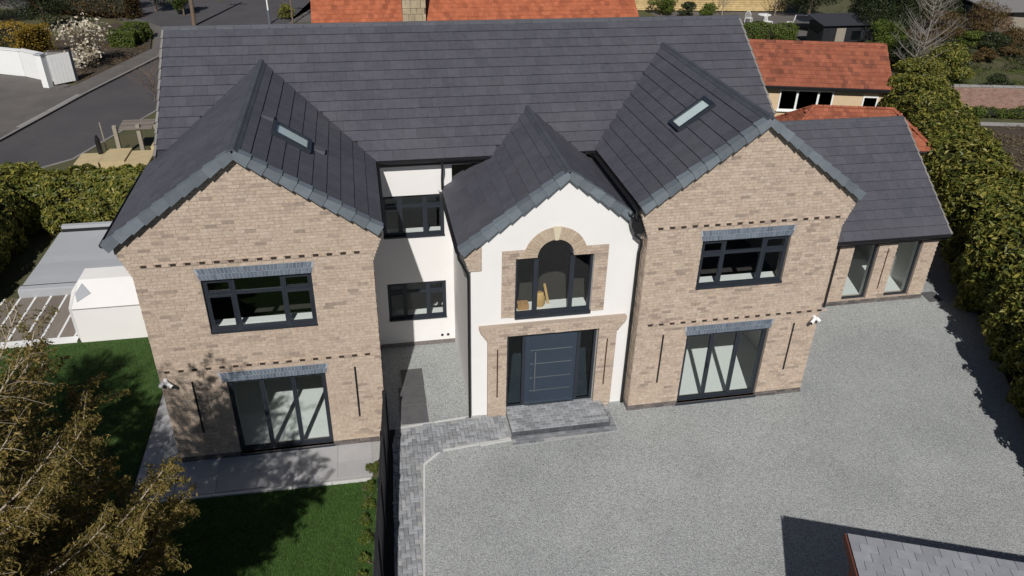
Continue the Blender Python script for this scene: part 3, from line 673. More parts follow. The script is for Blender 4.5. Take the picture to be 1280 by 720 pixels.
def ridge_run(roof, a, b, pl, pr, seg=.45, w=.13):
    """Angled ridge tiles from a to b; pl, pr: downhill unit vectors of the two slopes."""
    a, b, pl, pr = map(Vector, (a, b, pl, pr)); d = b - a; n = max(1, round(d.length / seg)); u = d / n
    for i in range(n):
        p = a + u * i + Vector((0, 0, .035)); q = p + u * .985; s = 1.0
        mb = MB(); up = Vector((0, 0, .035)); apex = Vector((0, 0, .03))
        mb.prism([p + pl * w, p + pl * w * .25 + apex, p + pr * w * .25 + apex, p + pr * w, p + pr * w - up, p - Vector((0, 0, .02)), p + pl * w - up], q - p)
        mb.build('ridge_tile', 'ridge', roof)
def verge_run(roof, O, v, n, out, S, g, wd=.17, drop=.13, material='verge'):
    """Stepped dry-verge units up a gable edge: O edge start at eaves, v up-slope, out = outward horizontal."""
    O, v, n, out = map(Vector, (O, v, n, out)); k = max(1, round(S / g)); st = S / k
    for j in range(k):
        c = O + v * ((j + .5) * st) + n * .004
        tilt = n * .032
        mb = MB(); a = v * (st / 2 + .004)
        p = [c - a - out * wd + n * .03 + tilt, c + a - out * wd + n * .03, c + a + out * .03 + n * .03, c - a + out * .03 + n * .03 + tilt]
        mb.hexa([q - n * .035 for q in p] + p)
        w2_ = out * (.03 + .018); p2 = [c - a + out * .008 - n * (drop + .03), c + a + out * .008 - n * drop, c + a + out * .03 - n * drop, c - a + w2_ - n * (drop + .03)]
        mb.hexa(p2 + [c - a + out * .008 + n * .02, c + a + out * .008 + n * .02, c + a + out * .0305 + n * .0295, c - a + w2_ + n * .058])
        mb.build('verge_cap', material, roof)
inv = lambda p: 1 / math.sqrt(1 + p * p)
# main roof
cM = inv(PM); vF = (0, cM, PM * cM); nF = (0, -PM * cM, cM); vB = (0, -cM, PM * cM); nB = (0, PM * cM, cM)
X0, X1 = -.128, 16.015; YB = 2 * RY - EY
rm = roofslab([([(X0, EY, EZ), (X1, EY, EZ), (X1, RY, RZ), (X0, RY, RZ)], nF), ([(X0, RY, RZ), (X1, RY, RZ), (X1, YB, EZ), (X0, YB, EZ)], nB)])
SM = (RY - EY) / cM
def hid(c):
    for g in (LW, RW): 
        if zgab(g, c.x) > c.z + .12 and abs(c.x - g['c']) < g['half'] + .1: return False
    if zgab(PO, c.x) > c.z + .12 and PO['x0'] < c.x < PO['x1']: return False
    if c.y < EY + .5 and (c.x < 4.8 or c.x > 11.2): return False
    return True
slope(None, (X0, EY - .03, EZ - .02), (1, 0, 0), vF, nF, X1 - X0, SM, hid, rm)
slope(None, (X1, YB, EZ), (-1, 0, 0), vB, nB, X1 - X0, SM, lambda c: True, rm)
ridge_run(rm, (X0 - .02, RY, RZ + .01), (X1 + .02, RY, RZ + .01), (0, -cM, -PM * cM), (0, cM, -PM * cM))
for (x, o) in ((X0, (-1, 0, 0)), (X1, (1, 0, 0))):
    t = .42 if x < 5 else .9
    verge_run(rm, (x, EY + t * cM, EZ + t * cM * PM), vF, nF, o, SM - t - .05, GA, .02, .06, 'kerb_concrete'); verge_run(rm, (x, YB, EZ), vB, nB, o, SM - .05, GA, .02, .06, 'kerb_concrete')
# gable roofs
def gable_roof(g, x0, x1, yfront, end):
    """end(z) -> y where the slope dies into what is behind it."""
    p = g['p']; c = inv(p); cx, top = g['c'], g['top']; zl, zr = zgab(g, x0), zgab(g, x1)
    nl, nr = (-p * c, 0, c), (p * c, 0, c); vl, vr = (c, 0, p * c), (-c, 0, p * c)
    def pts(xe, ze):
        P = [(xe, yfront, ze), (cx, yfront, top), (cx, end(top), top)]
        if ze < EZ - .1: xm = cx + (xe - cx) * (top - EZ) / (top - ze); P += [(xm, end(EZ), EZ), (xe, end(ze), ze)]
        else: P += [(xe, end(ze), ze)]
        return P
    rf = roofslab([(pts(x0, zl), nl), (pts(x1, zr), nr)])
    Ll = end(top) - yfront
    pr = lambda q: q.y < end(q.z) + .16
    slope(None, (x0, yfront + Ll, zl), (0, -1, 0), vl, nl, Ll, (cx - x0) / c, pr, rf)
    slope(None, (x1, yfront, zr), (0, 1, 0), vr, nr, Ll, (x1 - cx) / c, pr, rf)
    ridge_run(rf, (cx, yfront - .03, top + .01), (cx, end(top) + .05, top + .01), (-c, 0, -p * c), (c, 0, -p * c), .42, .15)
    verge_run(rf, (x0, yfront, zl), vl, nl, (0, -1, 0), (cx - x0) / c - .03, GA); verge_run(rf, (x1, yfront, zr), vr, nr, (0, -1, 0), (x1 - cx) / c - .03, GA)
    return rf
rl = gable_roof(LW, -.351, 5.031, LW['y'], lambda z: ymain(max(z, EZ)))
rr = gable_roof(RW, 10.72, 16.12, RW['y'], lambda z: ymain(max(z, EZ)))
rp = gable_roof(PO, PO['x0'], PO['x1'], PO['y'], lambda z: ymain(z) if z > EZ else 3.94)
# extension roof
pe = .716; cE = inv(pe); ey, ez, ry, rz = 3.87, 2.40, 7.45, 4.963
re_ = roofslab([([(15.87, ey, ez), (22.47, ey, ez), (22.47, ry, rz), (15.87, ry, rz)], (0, -pe * cE, cE)), ([(15.87, ry, rz), (22.47, ry, rz), (22.47, 2 * ry - ey, ez), (15.87, 2 * ry - ey, ez)], (0, pe * cE, cE))])
slope(None, (15.87, ey, ez), (1, 0, 0), (0, cE, pe * cE), (0, -pe * cE, cE), 6.6, (ry - ey) / cE, lambda c: True, re_)
slope(None, (22.47, 2 * ry - ey, ez), (-1, 0, 0), (0, -cE, pe * cE), (0, pe * cE, cE), 6.6, (ry - ey) / cE, lambda c: True, re_)
ridge_run(re_, (15.88, ry, rz + .01), (22.48, ry, rz + .01), (0, -cE, -pe * cE), (0, cE, -pe * cE))
verge_run(re_, (22.47, ey, ez), (0, cE, pe * cE), (0, -pe * cE, cE), (1, 0, 0), (ry - ey) / cE - .05, GA, .02, .06, 'kerb_concrete')
# the 300 tiles that show largest are parts, the others one field per roof
TILES.sort(key=lambda t: -t[0])
for (ar, M, rf) in TILES[:300]:
    o = bpy.data.objects.new('roof_tile', TM); COL.objects.link(o); o.parent = rf; o.matrix_parent_inverse = Matrix.Identity(4)
    o.matrix_world = M
    o.matrix_basis = M
tv = np.array([(*v.co, 1) for v in TM.vertices]); tf = np.array([list(p.vertices) for p in TM.polygons])
by = {}
for (ar, M, rf) in TILES[300:]: by.setdefault(rf.name, (rf, []))[1].append(M)
for rf, Ms in by.values():
    V = np.concatenate([(np.array(M) @ tv.T).T[:, :3] for M in Ms]); F = np.concatenate([tf + 8 * i for i in range(len(Ms))])
    o = link('tile_field', npmesh('tile_field', V, F), 'slate', rf); o['kind'] = 'stuff'
# skylights
def skylight(roof, g, x0, x1, y0, y1, s):
    p = g['p']; c = inv(p); n = Vector((s * p * c, 0, c))
    P = lambda x, y, h: Vector((x, y, zgab(g, x))) + n * h
    mb = MB(); f = .075
    for (a, b, d, e) in ((x0, x1, y0, y0 + f), (x0, x1, y1 - f, y1), (x0, x0 + f, y0 + f, y1 - f), (x1 - f, x1, y0 + f, y1 - f)):
        mb.hexa([P(a, d, .01), P(b, d, .01), P(b, e, .01), P(a, e, .01), P(a, d, .125), P(b, d, .125), P(b, e, .125), P(a, e, .125)])
    w = mb.build('skylight', 'anthracite', roof)
    MB().hexa([P(a, d, h) for h in (.095, .102) for (a, d) in ((x0 + f, y0 + f), (x1 - f, y0 + f), (x1 - f, y1 - f), (x0 + f, y1 - f))]).build('skylight_pane', 'roof_glass', roof)
    MB().hexa([P(a, d, h) for h in (.066, .078) for (a, d) in ((x0 + f, y0 + f), (x1 - f, y0 + f), (x1 - f, y1 - f), (x0 + f, y1 - f))]).build('skylight_blind', 'white_paint', roof)
glassmat('roof_glass', (.93, .97, .97), 0.04)
skylight(rl, LW, 2.85, 3.60, 1.72, 2.44, 1); skylight(rr, RW, 12.15, 13.0, 1.80, 2.42, -1)
def roof_vent(roof, g, x, y, s):
    p = g['p']; c = inv(p); n = Vector((s * p * c, 0, c)); u = Vector((0, 1, 0)); v = Vector((-s * c, 0, p * c)); P = Vector((x, y, zgab(g, x)))
    MB().hexa([P - u * .15 - v * .13 + n * .03, P + u * .15 - v * .13 + n * .03, P + u * .15 + v * .15 + n * .02, P - u * .15 + v * .15 + n * .02,
               P - u * .13 - v * .12 + n * .11, P + u * .13 - v * .12 + n * .11, P + u * .13 + v * .14 + n * .04, P - u * .13 + v * .14 + n * .04]).build('roof_vent', 'slate', roof)
roof_vent(rl, LW, 3.78, 2.30, 1); roof_vent(rl, LW, 2.74, 2.62, 1)

# ---- gutters and downpipes
def gutter(a, b, w=.055):
    a, b = Vector(a), Vector(b); d = (b - a).normalized(); s = d.cross(Vector((0, 0, 1))).normalized()
    mb = MB(); prof = [(-1, .35), (-.85, -.4), (-.4, -.9), (.4, -.9), (.85, -.4), (1, .35), (.8, .35), (.65, -.3), (.3, -.7), (-.3, -.7), (-.65, -.3), (-.8, .35)]
    mb.prism([a + s * (x * w) + Vector((0, 0, z * w)) for x, z in prof], b - a); return mb.build('gutter', 'black_pvc', H)
gutter((5.06, EY - .06, EZ - .03), (7.95, EY - .06, EZ - .03)); gutter((10.45, EY - .06, EZ - .03), (10.75, EY - .06, EZ - .03))
gutter((5.075, -.05, 5.775), (5.075, 3.70, 5.775)); gutter((10.665, .06, 5.76), (10.665, 3.66, 5.76)); gutter((-.40, -.05, 5.775), (-.40, 3.8, 5.775)); gutter((16.17, .06, 5.79), (16.17, 3.9, 5.79))
gutter((6.665, .45, 4.82), (6.665, 3.93, 4.82)); gutter((15.9, 3.82, 2.37), (22.47, 3.82, 2.37))
MB().box(15.9, 3.872, 2.24, 22.44, 3.895, 2.37).build('fascia', 'black_pvc', H); MB().box(5.03, EY + .03, EZ - .2, 7.9, EY + .055, EZ - .045).build('fascia', 'black_pvc', H)
MB().box(5.03, EY + .056, EZ - .2, 7.9, 3.946, EZ - .185).build('soffit', 'white_paint', H)
def pipe(pts, r=.034): return MB().tube(pts, r, 8).build('downpipe', 'black_pvc', H)
pipe([(6.70, EY - .06, EZ - .06), (6.70, EY - .05, 5.5), (6.70, 3.80, 5.2), (6.70, 3.80, 4.90)], .03)
pipe([(6.68, .50, 4.78), (6.70, .50, 4.62), (6.90, .49, 4.22), (6.915, .49, 4.1), (6.915, .49, .02)])
pipe([(10.93, .33, 4.75), (10.94, .44, 4.5), (10.94, .45, .02)], .04)
MB().prism([(10.62, .27, 5.46), (10.985, .27, 5.46), (10.985, .27, 5.26), (10.92, .27, 5.06), (10.72, .27, 5.06), (10.62, .27, 5.26)], (0, .24, 0)).build('hopper', 'black_pvc', H)
pipe([(10.67, .12, 5.72), (10.70, .2, 5.5), (10.82, .36, 5.3)], .032); pipe([(10.82, .38, 5.10), (10.76, .36, 4.98), (10.92, .33, 4.86), (10.93, .33, 4.7)], .038)
pipe([(16.2, 3.95, 5.75), (16.05, 4.0, 5.4), (15.93, 4.0, 5.1), (15.93, 4.0, 2.9)], .032)
pipe([(18.83, 3.83, 2.34), (18.83, 3.98, 2.2), (18.83, XY - .06, 2.1), (18.83, XY - .06, .02)], .034)
gutter((10.60, .30, 5.56), (10.60, 3.66, 5.56), .06)
# lead valley between porch roof and right gable
MB().hexa([(10.55, .45, 5.52), (10.99, .45, 5.40), (10.99, 3.7, 5.40), (10.55, 3.7, 5.52), (10.55, .45, 5.54), (10.99, .45, 5.42), (10.99, 3.7, 5.42), (10.55, 3.7, 5.54)]).build('valley_lining', 'grey_terrace', H)

# ---- porch step (rests on the drive)
ST = thing('porch_step', (9.1, 0.1, 0), 'raised grey block-paved step in front of the entrance door', 'step')
MB().box(7.84, -.40, 0.0, 10.36, .436, .142).build('step_base', 'block_dark', ST); MB().box(7.84, .436, 0.0, 10.13, .55, .14).build('step_base', 'jointing', ST)
for j in range(10):
    for i in range(14):
        xx = 7.84 + i * .2 + (.1 if j % 2 else 0) - .1
        xa, xb = max(xx, 7.845), min(xx + .194, 10.355)
        if xb - xa > .05: put(BLK, 'paving_block', ST, ((xa + xb) / 2, -.35 + j * .098, .142 - .012), 0, (xb - xa) / .192)
BRK = block_mesh(.192, .145, .02); BRK.materials.append(MATS['riser_block'])
for i in range(13):
    o = bpy.data.objects.new('riser_block', BRK); COL.objects.link(o); o.location = (7.94 + i * .194, -.392, .074); o.rotation_euler = (math.pi / 2, 0, 0); attach(o, ST)
for i in range(4):
    o = bpy.data.objects.new('riser_block', BRK); COL.objects.link(o); o.location = (10.351, -.30 + i * .196, .074); o.rotation_euler = (math.pi / 2, 0, math.pi / 2); attach(o, ST)
ap = setp(MB().prism([(7.80, -.76, -.02), (10.52, -.62, -.02), (10.52, .42, -.02), (10.37, .42, -.02), (10.37, -.43, -.02), (7.80, -.43, -.02)], (0, 0, .03)).build('path_border', 'jointing'), kind='structure')
for j in range(3):
    for i in range(14):
        xx = 7.80 + i * .2 + (.1 if j % 2 else 0)
        yy = -.47 - j * .1 + (xx - 7.8) * .0
        if yy - .05 > -.76 + (xx - 7.8) * .0515 and xx < 10.36: put(BLKD, 'paving_block', ap, (xx + .1, yy, -.014))
for j in range(8): put(BLKD, 'paving_block', ap, (10.445, -.52 + j * .1, -.014), 0, .72)

# ------------------------------------------------------------------ things round the house
def tile_rows(parent, O, u, v, n, Ls, Ss, w, g, material, inside_fn=None, name='tile_field', lift=.0):
    """Overlapping plain tiles as one joined part."""
    O, u, v, n = (np.array(Vector(q)) for q in (O, u, v, n)); rows = int(Ss / g); g = Ss / max(1, rows); V = []; F = []
    for j in range(rows):
        x = -(w / 2 if j % 2 else 0)
        while x < Ls:
            xa, xb = max(0, x) + .002, min(x + w, Ls) - .002; x += w
            if xb - xa < .03: continue
            if inside_fn and not inside_fn((xa + xb) / 2, (j + .5) * g): continue
            b = len(V); h = random.uniform(0, .006) + lift; t = g * 1.25
            for (X_, Y_, Z_) in ((xa, 0, .006), (xb, 0, .006), (xb, t, -.008), (xa, t, -.008), (xa, 0, .03), (xb, 0, .03), (xb, t, .01), (xa, t, .01)):
                V.append(O + u * X_ + v * (j * g + Y_) + n * (Z_ + h))
            for q in ((3, 2, 1, 0), (4, 5, 6, 7), (0, 1, 5, 4), (1, 2, 6, 5), (2, 3, 7, 6), (3, 0, 4, 7)): F.append([b + i for i in q])
    if not V: return
    o = link(name, npmesh(name, np.array(V), np.array(F)), material, parent); o['kind'] = 'stuff'; return o

# ---- fence between lawn and path
FA, FB = Vector((4.815, -.06, 0)), Vector((4.36, -5.8, 0)); fd = (FB - FA); fu = fd.normalized(); fw = Vector((-fu.y, fu.x, 0)); FH = 1.5
FE = thing('garden_fence', FA + fd * .5, 'black horizontal board fence between the front lawn and the paved path', 'fence')
nb = 4
for i in range(nb + 1):
    p = FA + fd * (i / nb); MB().obox(p + Vector((0, 0, FH / 2 + .02)), fu * .05, fw * .05, (0, 0, FH / 2 + .02)).build('post', 'fence_black', FE)
for i in range(nb):
    a = FA + fd * (i / nb) + fu * .052; b = FA + fd * ((i + 1) / nb) - fu * .052
    for k in range(10):
        z = .06 + k * .145
        MB().obox((a + b) / 2 + Vector((0, 0, z + .07)), (b - a) / 2, fw * .014, (0, 0, .0695)).build('board', 'fence_black', FE)
    MB().obox((a + b) / 2 + Vector((0, 0, FH + .005)), (b - a) / 2, fw * .03, (0, 0, .018)).build('cap_rail', 'fence_black', FE)
setp(MB().prism([(4.60, -5.8, .012), (4.66, -5.8, .012), (4.92, -.2, .012), (5.02, .33, .012), (4.80, .33, .012), (4.80, -.05, .012), (4.34, -5.8, .012)], (0, 0, .012)).build('shade_strip', 'fence_shade'), kind='structure')  # dark strip laid between fence and path to deepen the fence's shadow
kerb_w = setp(MB().obox((FA + FB) / 2 + fw * -.13 + Vector((0, 0, .01)), fd / 2, fw * .06, (0, 0, .02)).build('gravel_board', 'kerb_concrete'), kind='structure')

# ---- security cameras
def cctv(loc, s, label):
    c = thing('security_camera', loc, label, 'camera', 'security cameras on the brick gables'); P = Vector(loc)
    MB().tube([P + Vector((0, .0, 0)), P + Vector((0, -.05, 0))], .05, 12).build('mount', 'white_paint', c)
    MB().tube([P + Vector((0, -.05, 0)), P + Vector((s * .05, -.11, -.01))], .018, 8).build('arm', 'white_paint', c)
    MB().tube([P + Vector((s * .02, -.09, -.0)), P + Vector((s * .17, -.20, -.06))], [.045, .045], 12).build('body', 'white_paint', c)
    MB().tube([P + Vector((s * .17, -.20, -.06)), P + Vector((s * .185, -.211, -.066))], .036, 12).build('lens', 'black_pvc', c)
    MB().tube([P + Vector((-s * .05, -.06, -.02)), P + Vector((-s * .10, -.16, -.06))], [.05, .04], 12).build('lamp_head', 'white_paint', c)
cctv((.12, -.013, 2.40), 1, 'small white security camera on the brick gable beside the lawn tree')
cctv((15.72, Y2 - .013, 2.43), -1, 'small white security camera on the brick gable next to the low extension')
# ---- things standing on the arched window's board
bx_ = thing('carton', (8.27, .90, 2.93), 'brown cardboard box standing behind the arched window', 'box')
MB().box(8.15, .78, 2.932, 8.42, .99, 3.08).build('carton_body', 'carton', bx_); MB().box(8.27, .779, 3.081, 8.30, .99, 3.083).build('tape', 'raw_timber', bx_)
bag = thing('paper_sack', (8.72, .92, 2.93), 'slumped yellow paper sack behind the arched window', 'sack')
mb = MB(); ring = 10; L0 = [(0, .11, .08), (.08, .13, .095), (.2, .125, .09), (.30, .10, .06), (.36, .09, .02)]
for (z, rx, ry) in L0:
    for k in range(ring): t = 2 * math.pi * k / ring; mb.v.append((8.72 + rx * math.cos(t) * (1 + .12 * math.sin(3 * t + z * 9)), .92 + ry * math.sin(t) + z * .1, 2.932 + z))
for i in range(len(L0) - 1):
    for k in range(ring): mb.f.append((i * ring + k, i * ring + (k + 1) % ring, (i + 1) * ring + (k + 1) % ring, (i + 1) * ring + k))
mb.f.append(tuple(range((len(L0) - 1) * ring, len(L0) * ring))); mb.f.append(tuple(reversed(range(ring)))); mb.build('sack_body', 'raw_timber', bag)
MB().tube([(8.72, .955, 3.27), (8.72, .96, 3.31)], [.03, .05], 8).build('sack_neck', 'raw_timber', bag)
pk = thing('timber_offcut', (8.90, 1.0, 2.93), 'timber offcut leaning behind the arched window', 'timber')
MB().obox((8.90, 1.02, 3.20), (.028, 0, .006), (0, .012, 0), (-.05, .04, .265)).build('offcut', 'raw_timber', pk)

# ---- slate-roofed outbuilding in the drive's corner
SH = thing('outbuilding', (13.6, -8.0, 0), 'small red-clad outbuilding with grey shingle roof on the gravel drive', 'outbuilding')
su = Vector((.9225, -.386, 0)); sv = Vector((-.386, -.9225, 0)); R0_ = Vector((12.62, -6.56, 2.42)); sp_ = .13; hw = 1.95; Ln = 7.2
cS = inv(sp_)
R0_ = R0_ + sv * 1.95 + Vector((0, 0, 1.95 * .13))
def SP(a, b, z): return R0_ + su * a + sv * b + Vector((0, 0, z - 2.42))
for sgn in (1, -1):
    v_ = (-sv * sgn * cS + Vector((0, 0, sp_ * cS))); n_ = (sv * sgn * sp_ * cS + Vector((0, 0, cS)))
    rf = MB().prism([SP(0, 0, 2.38), SP(Ln, 0, 2.38), SP(Ln, hw * sgn, 2.38 - hw * sp_), SP(0, hw * sgn, 2.38 - hw * sp_)], (0, 0, .02)).build('roof', 'slate_fixing', SH)
    g, w = .24, .30; rows = 9; g = hw / cS / rows
    for j in range(rows):
        x = -(w / 2 if j % 2 else 0)
        while x < Ln - .03:
            xa, xb = max(0, x), min(x + w, Ln); x += w
            if xb - xa < .06: continue
            o_ = SP(0, hw * sgn, 2.42 - hw * sp_) + v_ * (j * g); uu = su
            q = [(xa + .004, -.0, .004), (xb - .004, 0, .004), (xb - .004, g * 1.1, -.004), (xa + .004, g * 1.1, -.004), (xa + .004, 0, .018), (xb - .004, 0, .018), (xb - .004, g * 1.1, .008), (xa + .004, g * 1.1, .008)]
            MB().hexa([o_ + uu * a + v_ * b + n_ * (c + random.uniform(0, .002)) for a, b, c in q]).build('shingle', 'shingle', rf)
for (a0, a1, b0, b1) in ((.15, Ln - .15, 1.7, 1.74), (.15, Ln - .15, -1.74, -1.7)): 
    MB().hexa([SP(a0, b0, 0), SP(a1, b0, 0), SP(a1, b1, 0), SP(a0, b1, 0), SP(a0, b0, 2.12), SP(a1, b0, 2.12), SP(a1, b1, 2.12), SP(a0, b1, 2.12)]).build('wall', 'red_cladding', SH)
for a in (.15, Ln - .15):
    n = 20
    for k in range(n):
        b0 = -1.7 + 3.4 * k / n; b1 = -1.7 + 3.4 * (k + 1) / n - .008
        MB().prism([SP(a, b0, 0), SP(a, b1, 0), SP(a, b1, 2.36 - abs(b1) * sp_), SP(a, b0, 2.36 - abs(b0) * sp_)], su * .03).build('cladding_board', 'red_cladding', SH)
for sgn in (1, -1): MB().prism([SP(-.02, 0, 2.44), SP(-.02, hw * sgn, 2.44 - hw * sp_), SP(-.02, hw * sgn, 2.28 - hw * sp_), SP(-.02, 0, 2.28)], -su * .025).build('barge_board', 'red_cladding', SH)

# ---- terrace, deck and white rendered block left of the house
TE = thing('garden_terrace', (-4.0, 10.4, 0), 'low raised grey terrace beside the house in front of the laurel hedge', 'terrace')
MB().prism([(-6.15, 8.42, 0), (-.02, 8.42, 0), (-.02, 12.75, 0), (-6.05, 12.75, 0)], (0, 0, .27)).build('terrace_base', 'grey_terrace', TE)
for i in range(8):
    y = 8.80 + i * .465; MB().box(-6.08, y, .272, -.03, y + .458, .30 + random.uniform(-.001, .001)).build('terrace_board', 'grey_terrace', TE)
MB().box(-6.14, 8.44, .27, -.03, 8.66, .325).build('step_nosing', 'grey_terrace', TE); MB().box(-6.12, 8.665, .271, -.03, 8.795, .28).build('channel', 'black_pvc', TE)
MB().box(-6.0, 12.53, .27, -.03, 12.56, .40).build('channel', 'black_pvc', TE); MB().box(-6.0, 12.561, .27, -.03, 12.74, .52).build('rear_upstand', 'grey_terrace', TE)
DK = thing('timber_deck', (-5.2, 7.2, 0), 'grey timber deck with white strips between its boards', 'deck')
x = -7.0; i = 0
while x < -3.75:
    MB().box(x, 5.90, .0, x + .383, 8.41, .035).build('deck_board', 'deck', DK); MB().box(x + .385, 5.905, .0, x + .448, 8.405, .045).build('white_strip', 'white_paint', DK); x += .45; i += 1
MB().box(-7.0, 5.62, 0, -3.75, 5.88, .055).build('white_border', 'white_paint', DK)
WB = thing('white_block', (-1.9, 6.2, 0), 'white rendered garden block with a sloping top against the brick house', 'block')
x0, x1 = -3.62, -.02
prof = [(5.60, 0), (5.60, 1.12), (6.62, 1.50), (7.3, 1.50), (7.3, 0)]
mb = MB()
A = [(x0, y, z) for y, z in prof]; B_ = [(x1, y, z) for y, z in prof]
mb.f += [(5, 6, 7, 8, 9)]; mb.v += A + B_
for i in range(5): j = (i + 1) % 5; mb.f.append((i, j, 5 + j, 5 + i))
# bevelled end cap with a glazed opening
cap = [(x0 - .22, 5.95, .12), (x0 - .22, 5.95, .95), (x0 - .22, 6.5, 1.22), (x0 - .22, 7.0, 1.22), (x0 - .22, 7.0, .12)]
b = len(mb.v); mb.v += cap
for i in range(5): j = (i + 1) % 5; mb.f.append((j, i, b + i, b + j))
mb.f.append((b, b + 1, b + 2, b + 3, b + 4)); mb.build('block_body', 'render_white', WB)
MB().prism([(x0 + .10, 5.82, 1.205), (x0 + .42, 6.1, 1.309), (x0 + .12, 6.47, 1.447), (x0 + .0, 6.12, 1.317)], (0, -.006, .016)).build('rooflight', 'grey_terrace', WB)
MB().box(x0 + .0, 5.585, 1.10, x1, 5.599, 1.118).build('drip_bead', 'kerb_concrete', WB)

# ---- stone platform, posts and bollard by the road
PL = thing('stone_platform', (-6.2, 19.5, 0), 'pale stone platform between the laurel hedge and the road', 'platform')
for (x0, y0, x1, y1, z) in ((-7.25, 18.75, -6.3, 20.0, .5), (-6.29, 18.9, -5.3, 20.45, .5), (-5.29, 18.6, -4.3, 20.3, .42), (-4.5, 20.32, -3.6, 21.9, .55)):
    MB().box(x0, y0, 0, x1, y1, z).build('stone_slab', 'sandstone', PL)
bo = thing('bollard', (-6.45, 19.9, .5), 'black bollard standing on the pale stone platform', 'bollard')
MB().tube([(-6.45, 19.9, .5), (-6.47, 19.9, 1.15), (-6.47, 19.9, 1.22)], [.11, .10, .08], 12).build('bollard_body', 'black_pvc', bo); MB().tube([(-6.47, 19.9, 1.22), (-6.47, 19.9, 1.32)], [.06, .05], 10).build('bollard_cap', 'black_pvc', bo)
GT = thing('timber_gate', (-5.4, 20.6, 0), 'weathered timber gate frame behind the pale stone platform', 'gate')
for (x, y, h) in ((-5.85, 20.55, 1.5), (-4.95, 20.75, 1.45), (-4.25, 20.9, 1.35)): MB().box(x - .08, y - .08, 0, x + .08, y + .08, h).build('post', 'weathered_wood', GT)
for k in range(7): MB().box(-5.75, 20.58 + k * .16, 1.28 + .01 * k, -4.35, 20.72 + k * .16, 1.32 + .01 * k).build('slat', 'deck', GT)
MB().tube([(-6.3, 20.3, .3), (-6.33, 20.3, 1.75)], .03, 6).build('pole', 'weathered_wood', GT)
RK = thing('boulder', (-4.35, 22.6, 0), 'pale boulder on the grass verge by the slate roof', 'rock')
mb = MB()
for (z, r) in ((0, .42), (.2, .46), (.38, .34), (.46, .15)):
    for k in range(9): t = 2 * math.pi * k / 9; q = r * (1 + .2 * math.sin(2.3 * k + z * 7)); mb.v.append((-4.35 + q * math.cos(t), 22.6 + q * math.sin(t) * .8, z))
for i in range(3):
    for k in range(9): mb.f.append((i * 9 + k, i * 9 + (k + 1) % 9, (i + 1) * 9 + (k + 1) % 9, (i + 1) * 9 + k))
mb.f.append(tuple(range(27, 36))); mb.build('boulder_body', 'sandstone', RK)

# ---- white walls and gate across the road
def wallseg(name, a, b, h, t, material, label, cat, coping=None):
    a, b = Vector((*a, 0)), Vector((*b, 0)); u = (b - a).normalized(); w = Vector((-u.y, u.x, 0))
    o = thing(name, (a + b) / 2, label, cat)
    MB().obox((a + b) / 2 + Vector((0, 0, h / 2)), (b - a) / 2, w * t / 2, (0, 0, h / 2)).build('wall', material, o)
    if coping: MB().obox((a + b) / 2 + Vector((0, 0, h + .03)), (b - a) / 2 + u * .03, w * (t / 2 + .04), (0, 0, .03)).build('coping', coping, o)
    return o
wallseg('garden_wall', (-26, 40.6), (-14.2, 34.95), 1.45, .25, 'white_paint', 'long white garden wall across the road', 'wall', 'white_paint')
wallseg('garden_wall', (-14.15, 34.9), (-12.5, 33.6), 1.5, .25, 'white_paint', 'short white wall between the long wall and the gate pier', 'wall', 'white_paint')
gp = wallseg('gate_pier', (-12.5, 32.5), (-12.15, 32.35), 1.8, .35, 'white_paint', 'square white gate pier across the road', 'pier', 'grey_terrace')
wg = thing('driveway_gate', (-11.6, 33.0, 0), 'white panelled gate with a dark end post across the road', 'gate')
ga, gb = Vector((-12.02, 32.55, 0)), Vector((-11.12, 33.3, 0)); gu = (gb - ga).normalized(); gw = Vector((-gu.y, gu.x, 0))
for k in range(6):
    p = ga + (gb - ga) * ((k + .5) / 6); MB().obox(p + Vector((0, 0, .9)), gu * (.5 * (gb - ga).length / 6 - .004), gw * .02, (0, 0, .8)).build('board', 'white_paint', wg)
for z in (.35, 1.45): MB().obox((ga + gb) / 2 + gw * .04 + Vector((0, 0, z)), (gb - ga) / 2, gw * .015, (0, 0, .06)).build('rail', 'white_paint', wg)
MB().obox(gb + gu * .07 + Vector((0, 0, .9)), gu * .06, gw * .06, (0, 0, .9)).build('gate_post', 'anthracite', wg)
planter = thing('stone_trough', (-12.6, 36.6, 0), 'grey stone trough behind the white gate', 'trough')
MB().box(-13.4, 36.3, 0, -11.6, 36.9, 1.0).build('trough_body', 'kerb_concrete', planter); MB().box(-13.3, 36.36, .95, -11.7, 36.84, 1.02).build('trough_soil', 'soil', planter)

# ---- pole and lamp
up_ = thing('utility_pole', (-6.86, 47.7, 0), 'dark timber utility pole at the road junction', 'pole')
MB().tube([(-6.86, 47.7, 0), (-6.7, 47.7, 4), (-6.6, 47.7, 8)], [.15, .13, .11], 10).build('pole_shaft', 'bark', up_); MB().box(-7.3, 47.63, 7.3, -5.9, 47.75, 7.42).build('cross_arm', 'bark', up_)
lp = thing('street_lamp', (-1.5, 47.8, 0), 'slim white street lamp with a pale blue base', 'lamp')
MB().tube([(-1.5, 47.8, 0), (-1.5, 47.8, 1.0)], .09, 10).build('lamp_base', 'verge', lp); MB().tube([(-1.5, 47.8, 1.0), (-1.52, 47.8, 5.2), (-1.2, 47.6, 5.6)], [.06, .05, .04], 10).build('lamp_column', 'white_paint', lp)
MB().obox((-.95, 47.5, 5.6), (.3, -.1, 0), (.04, .1, 0), (0, 0, .05)).build('lamp_head', 'white_paint', lp)

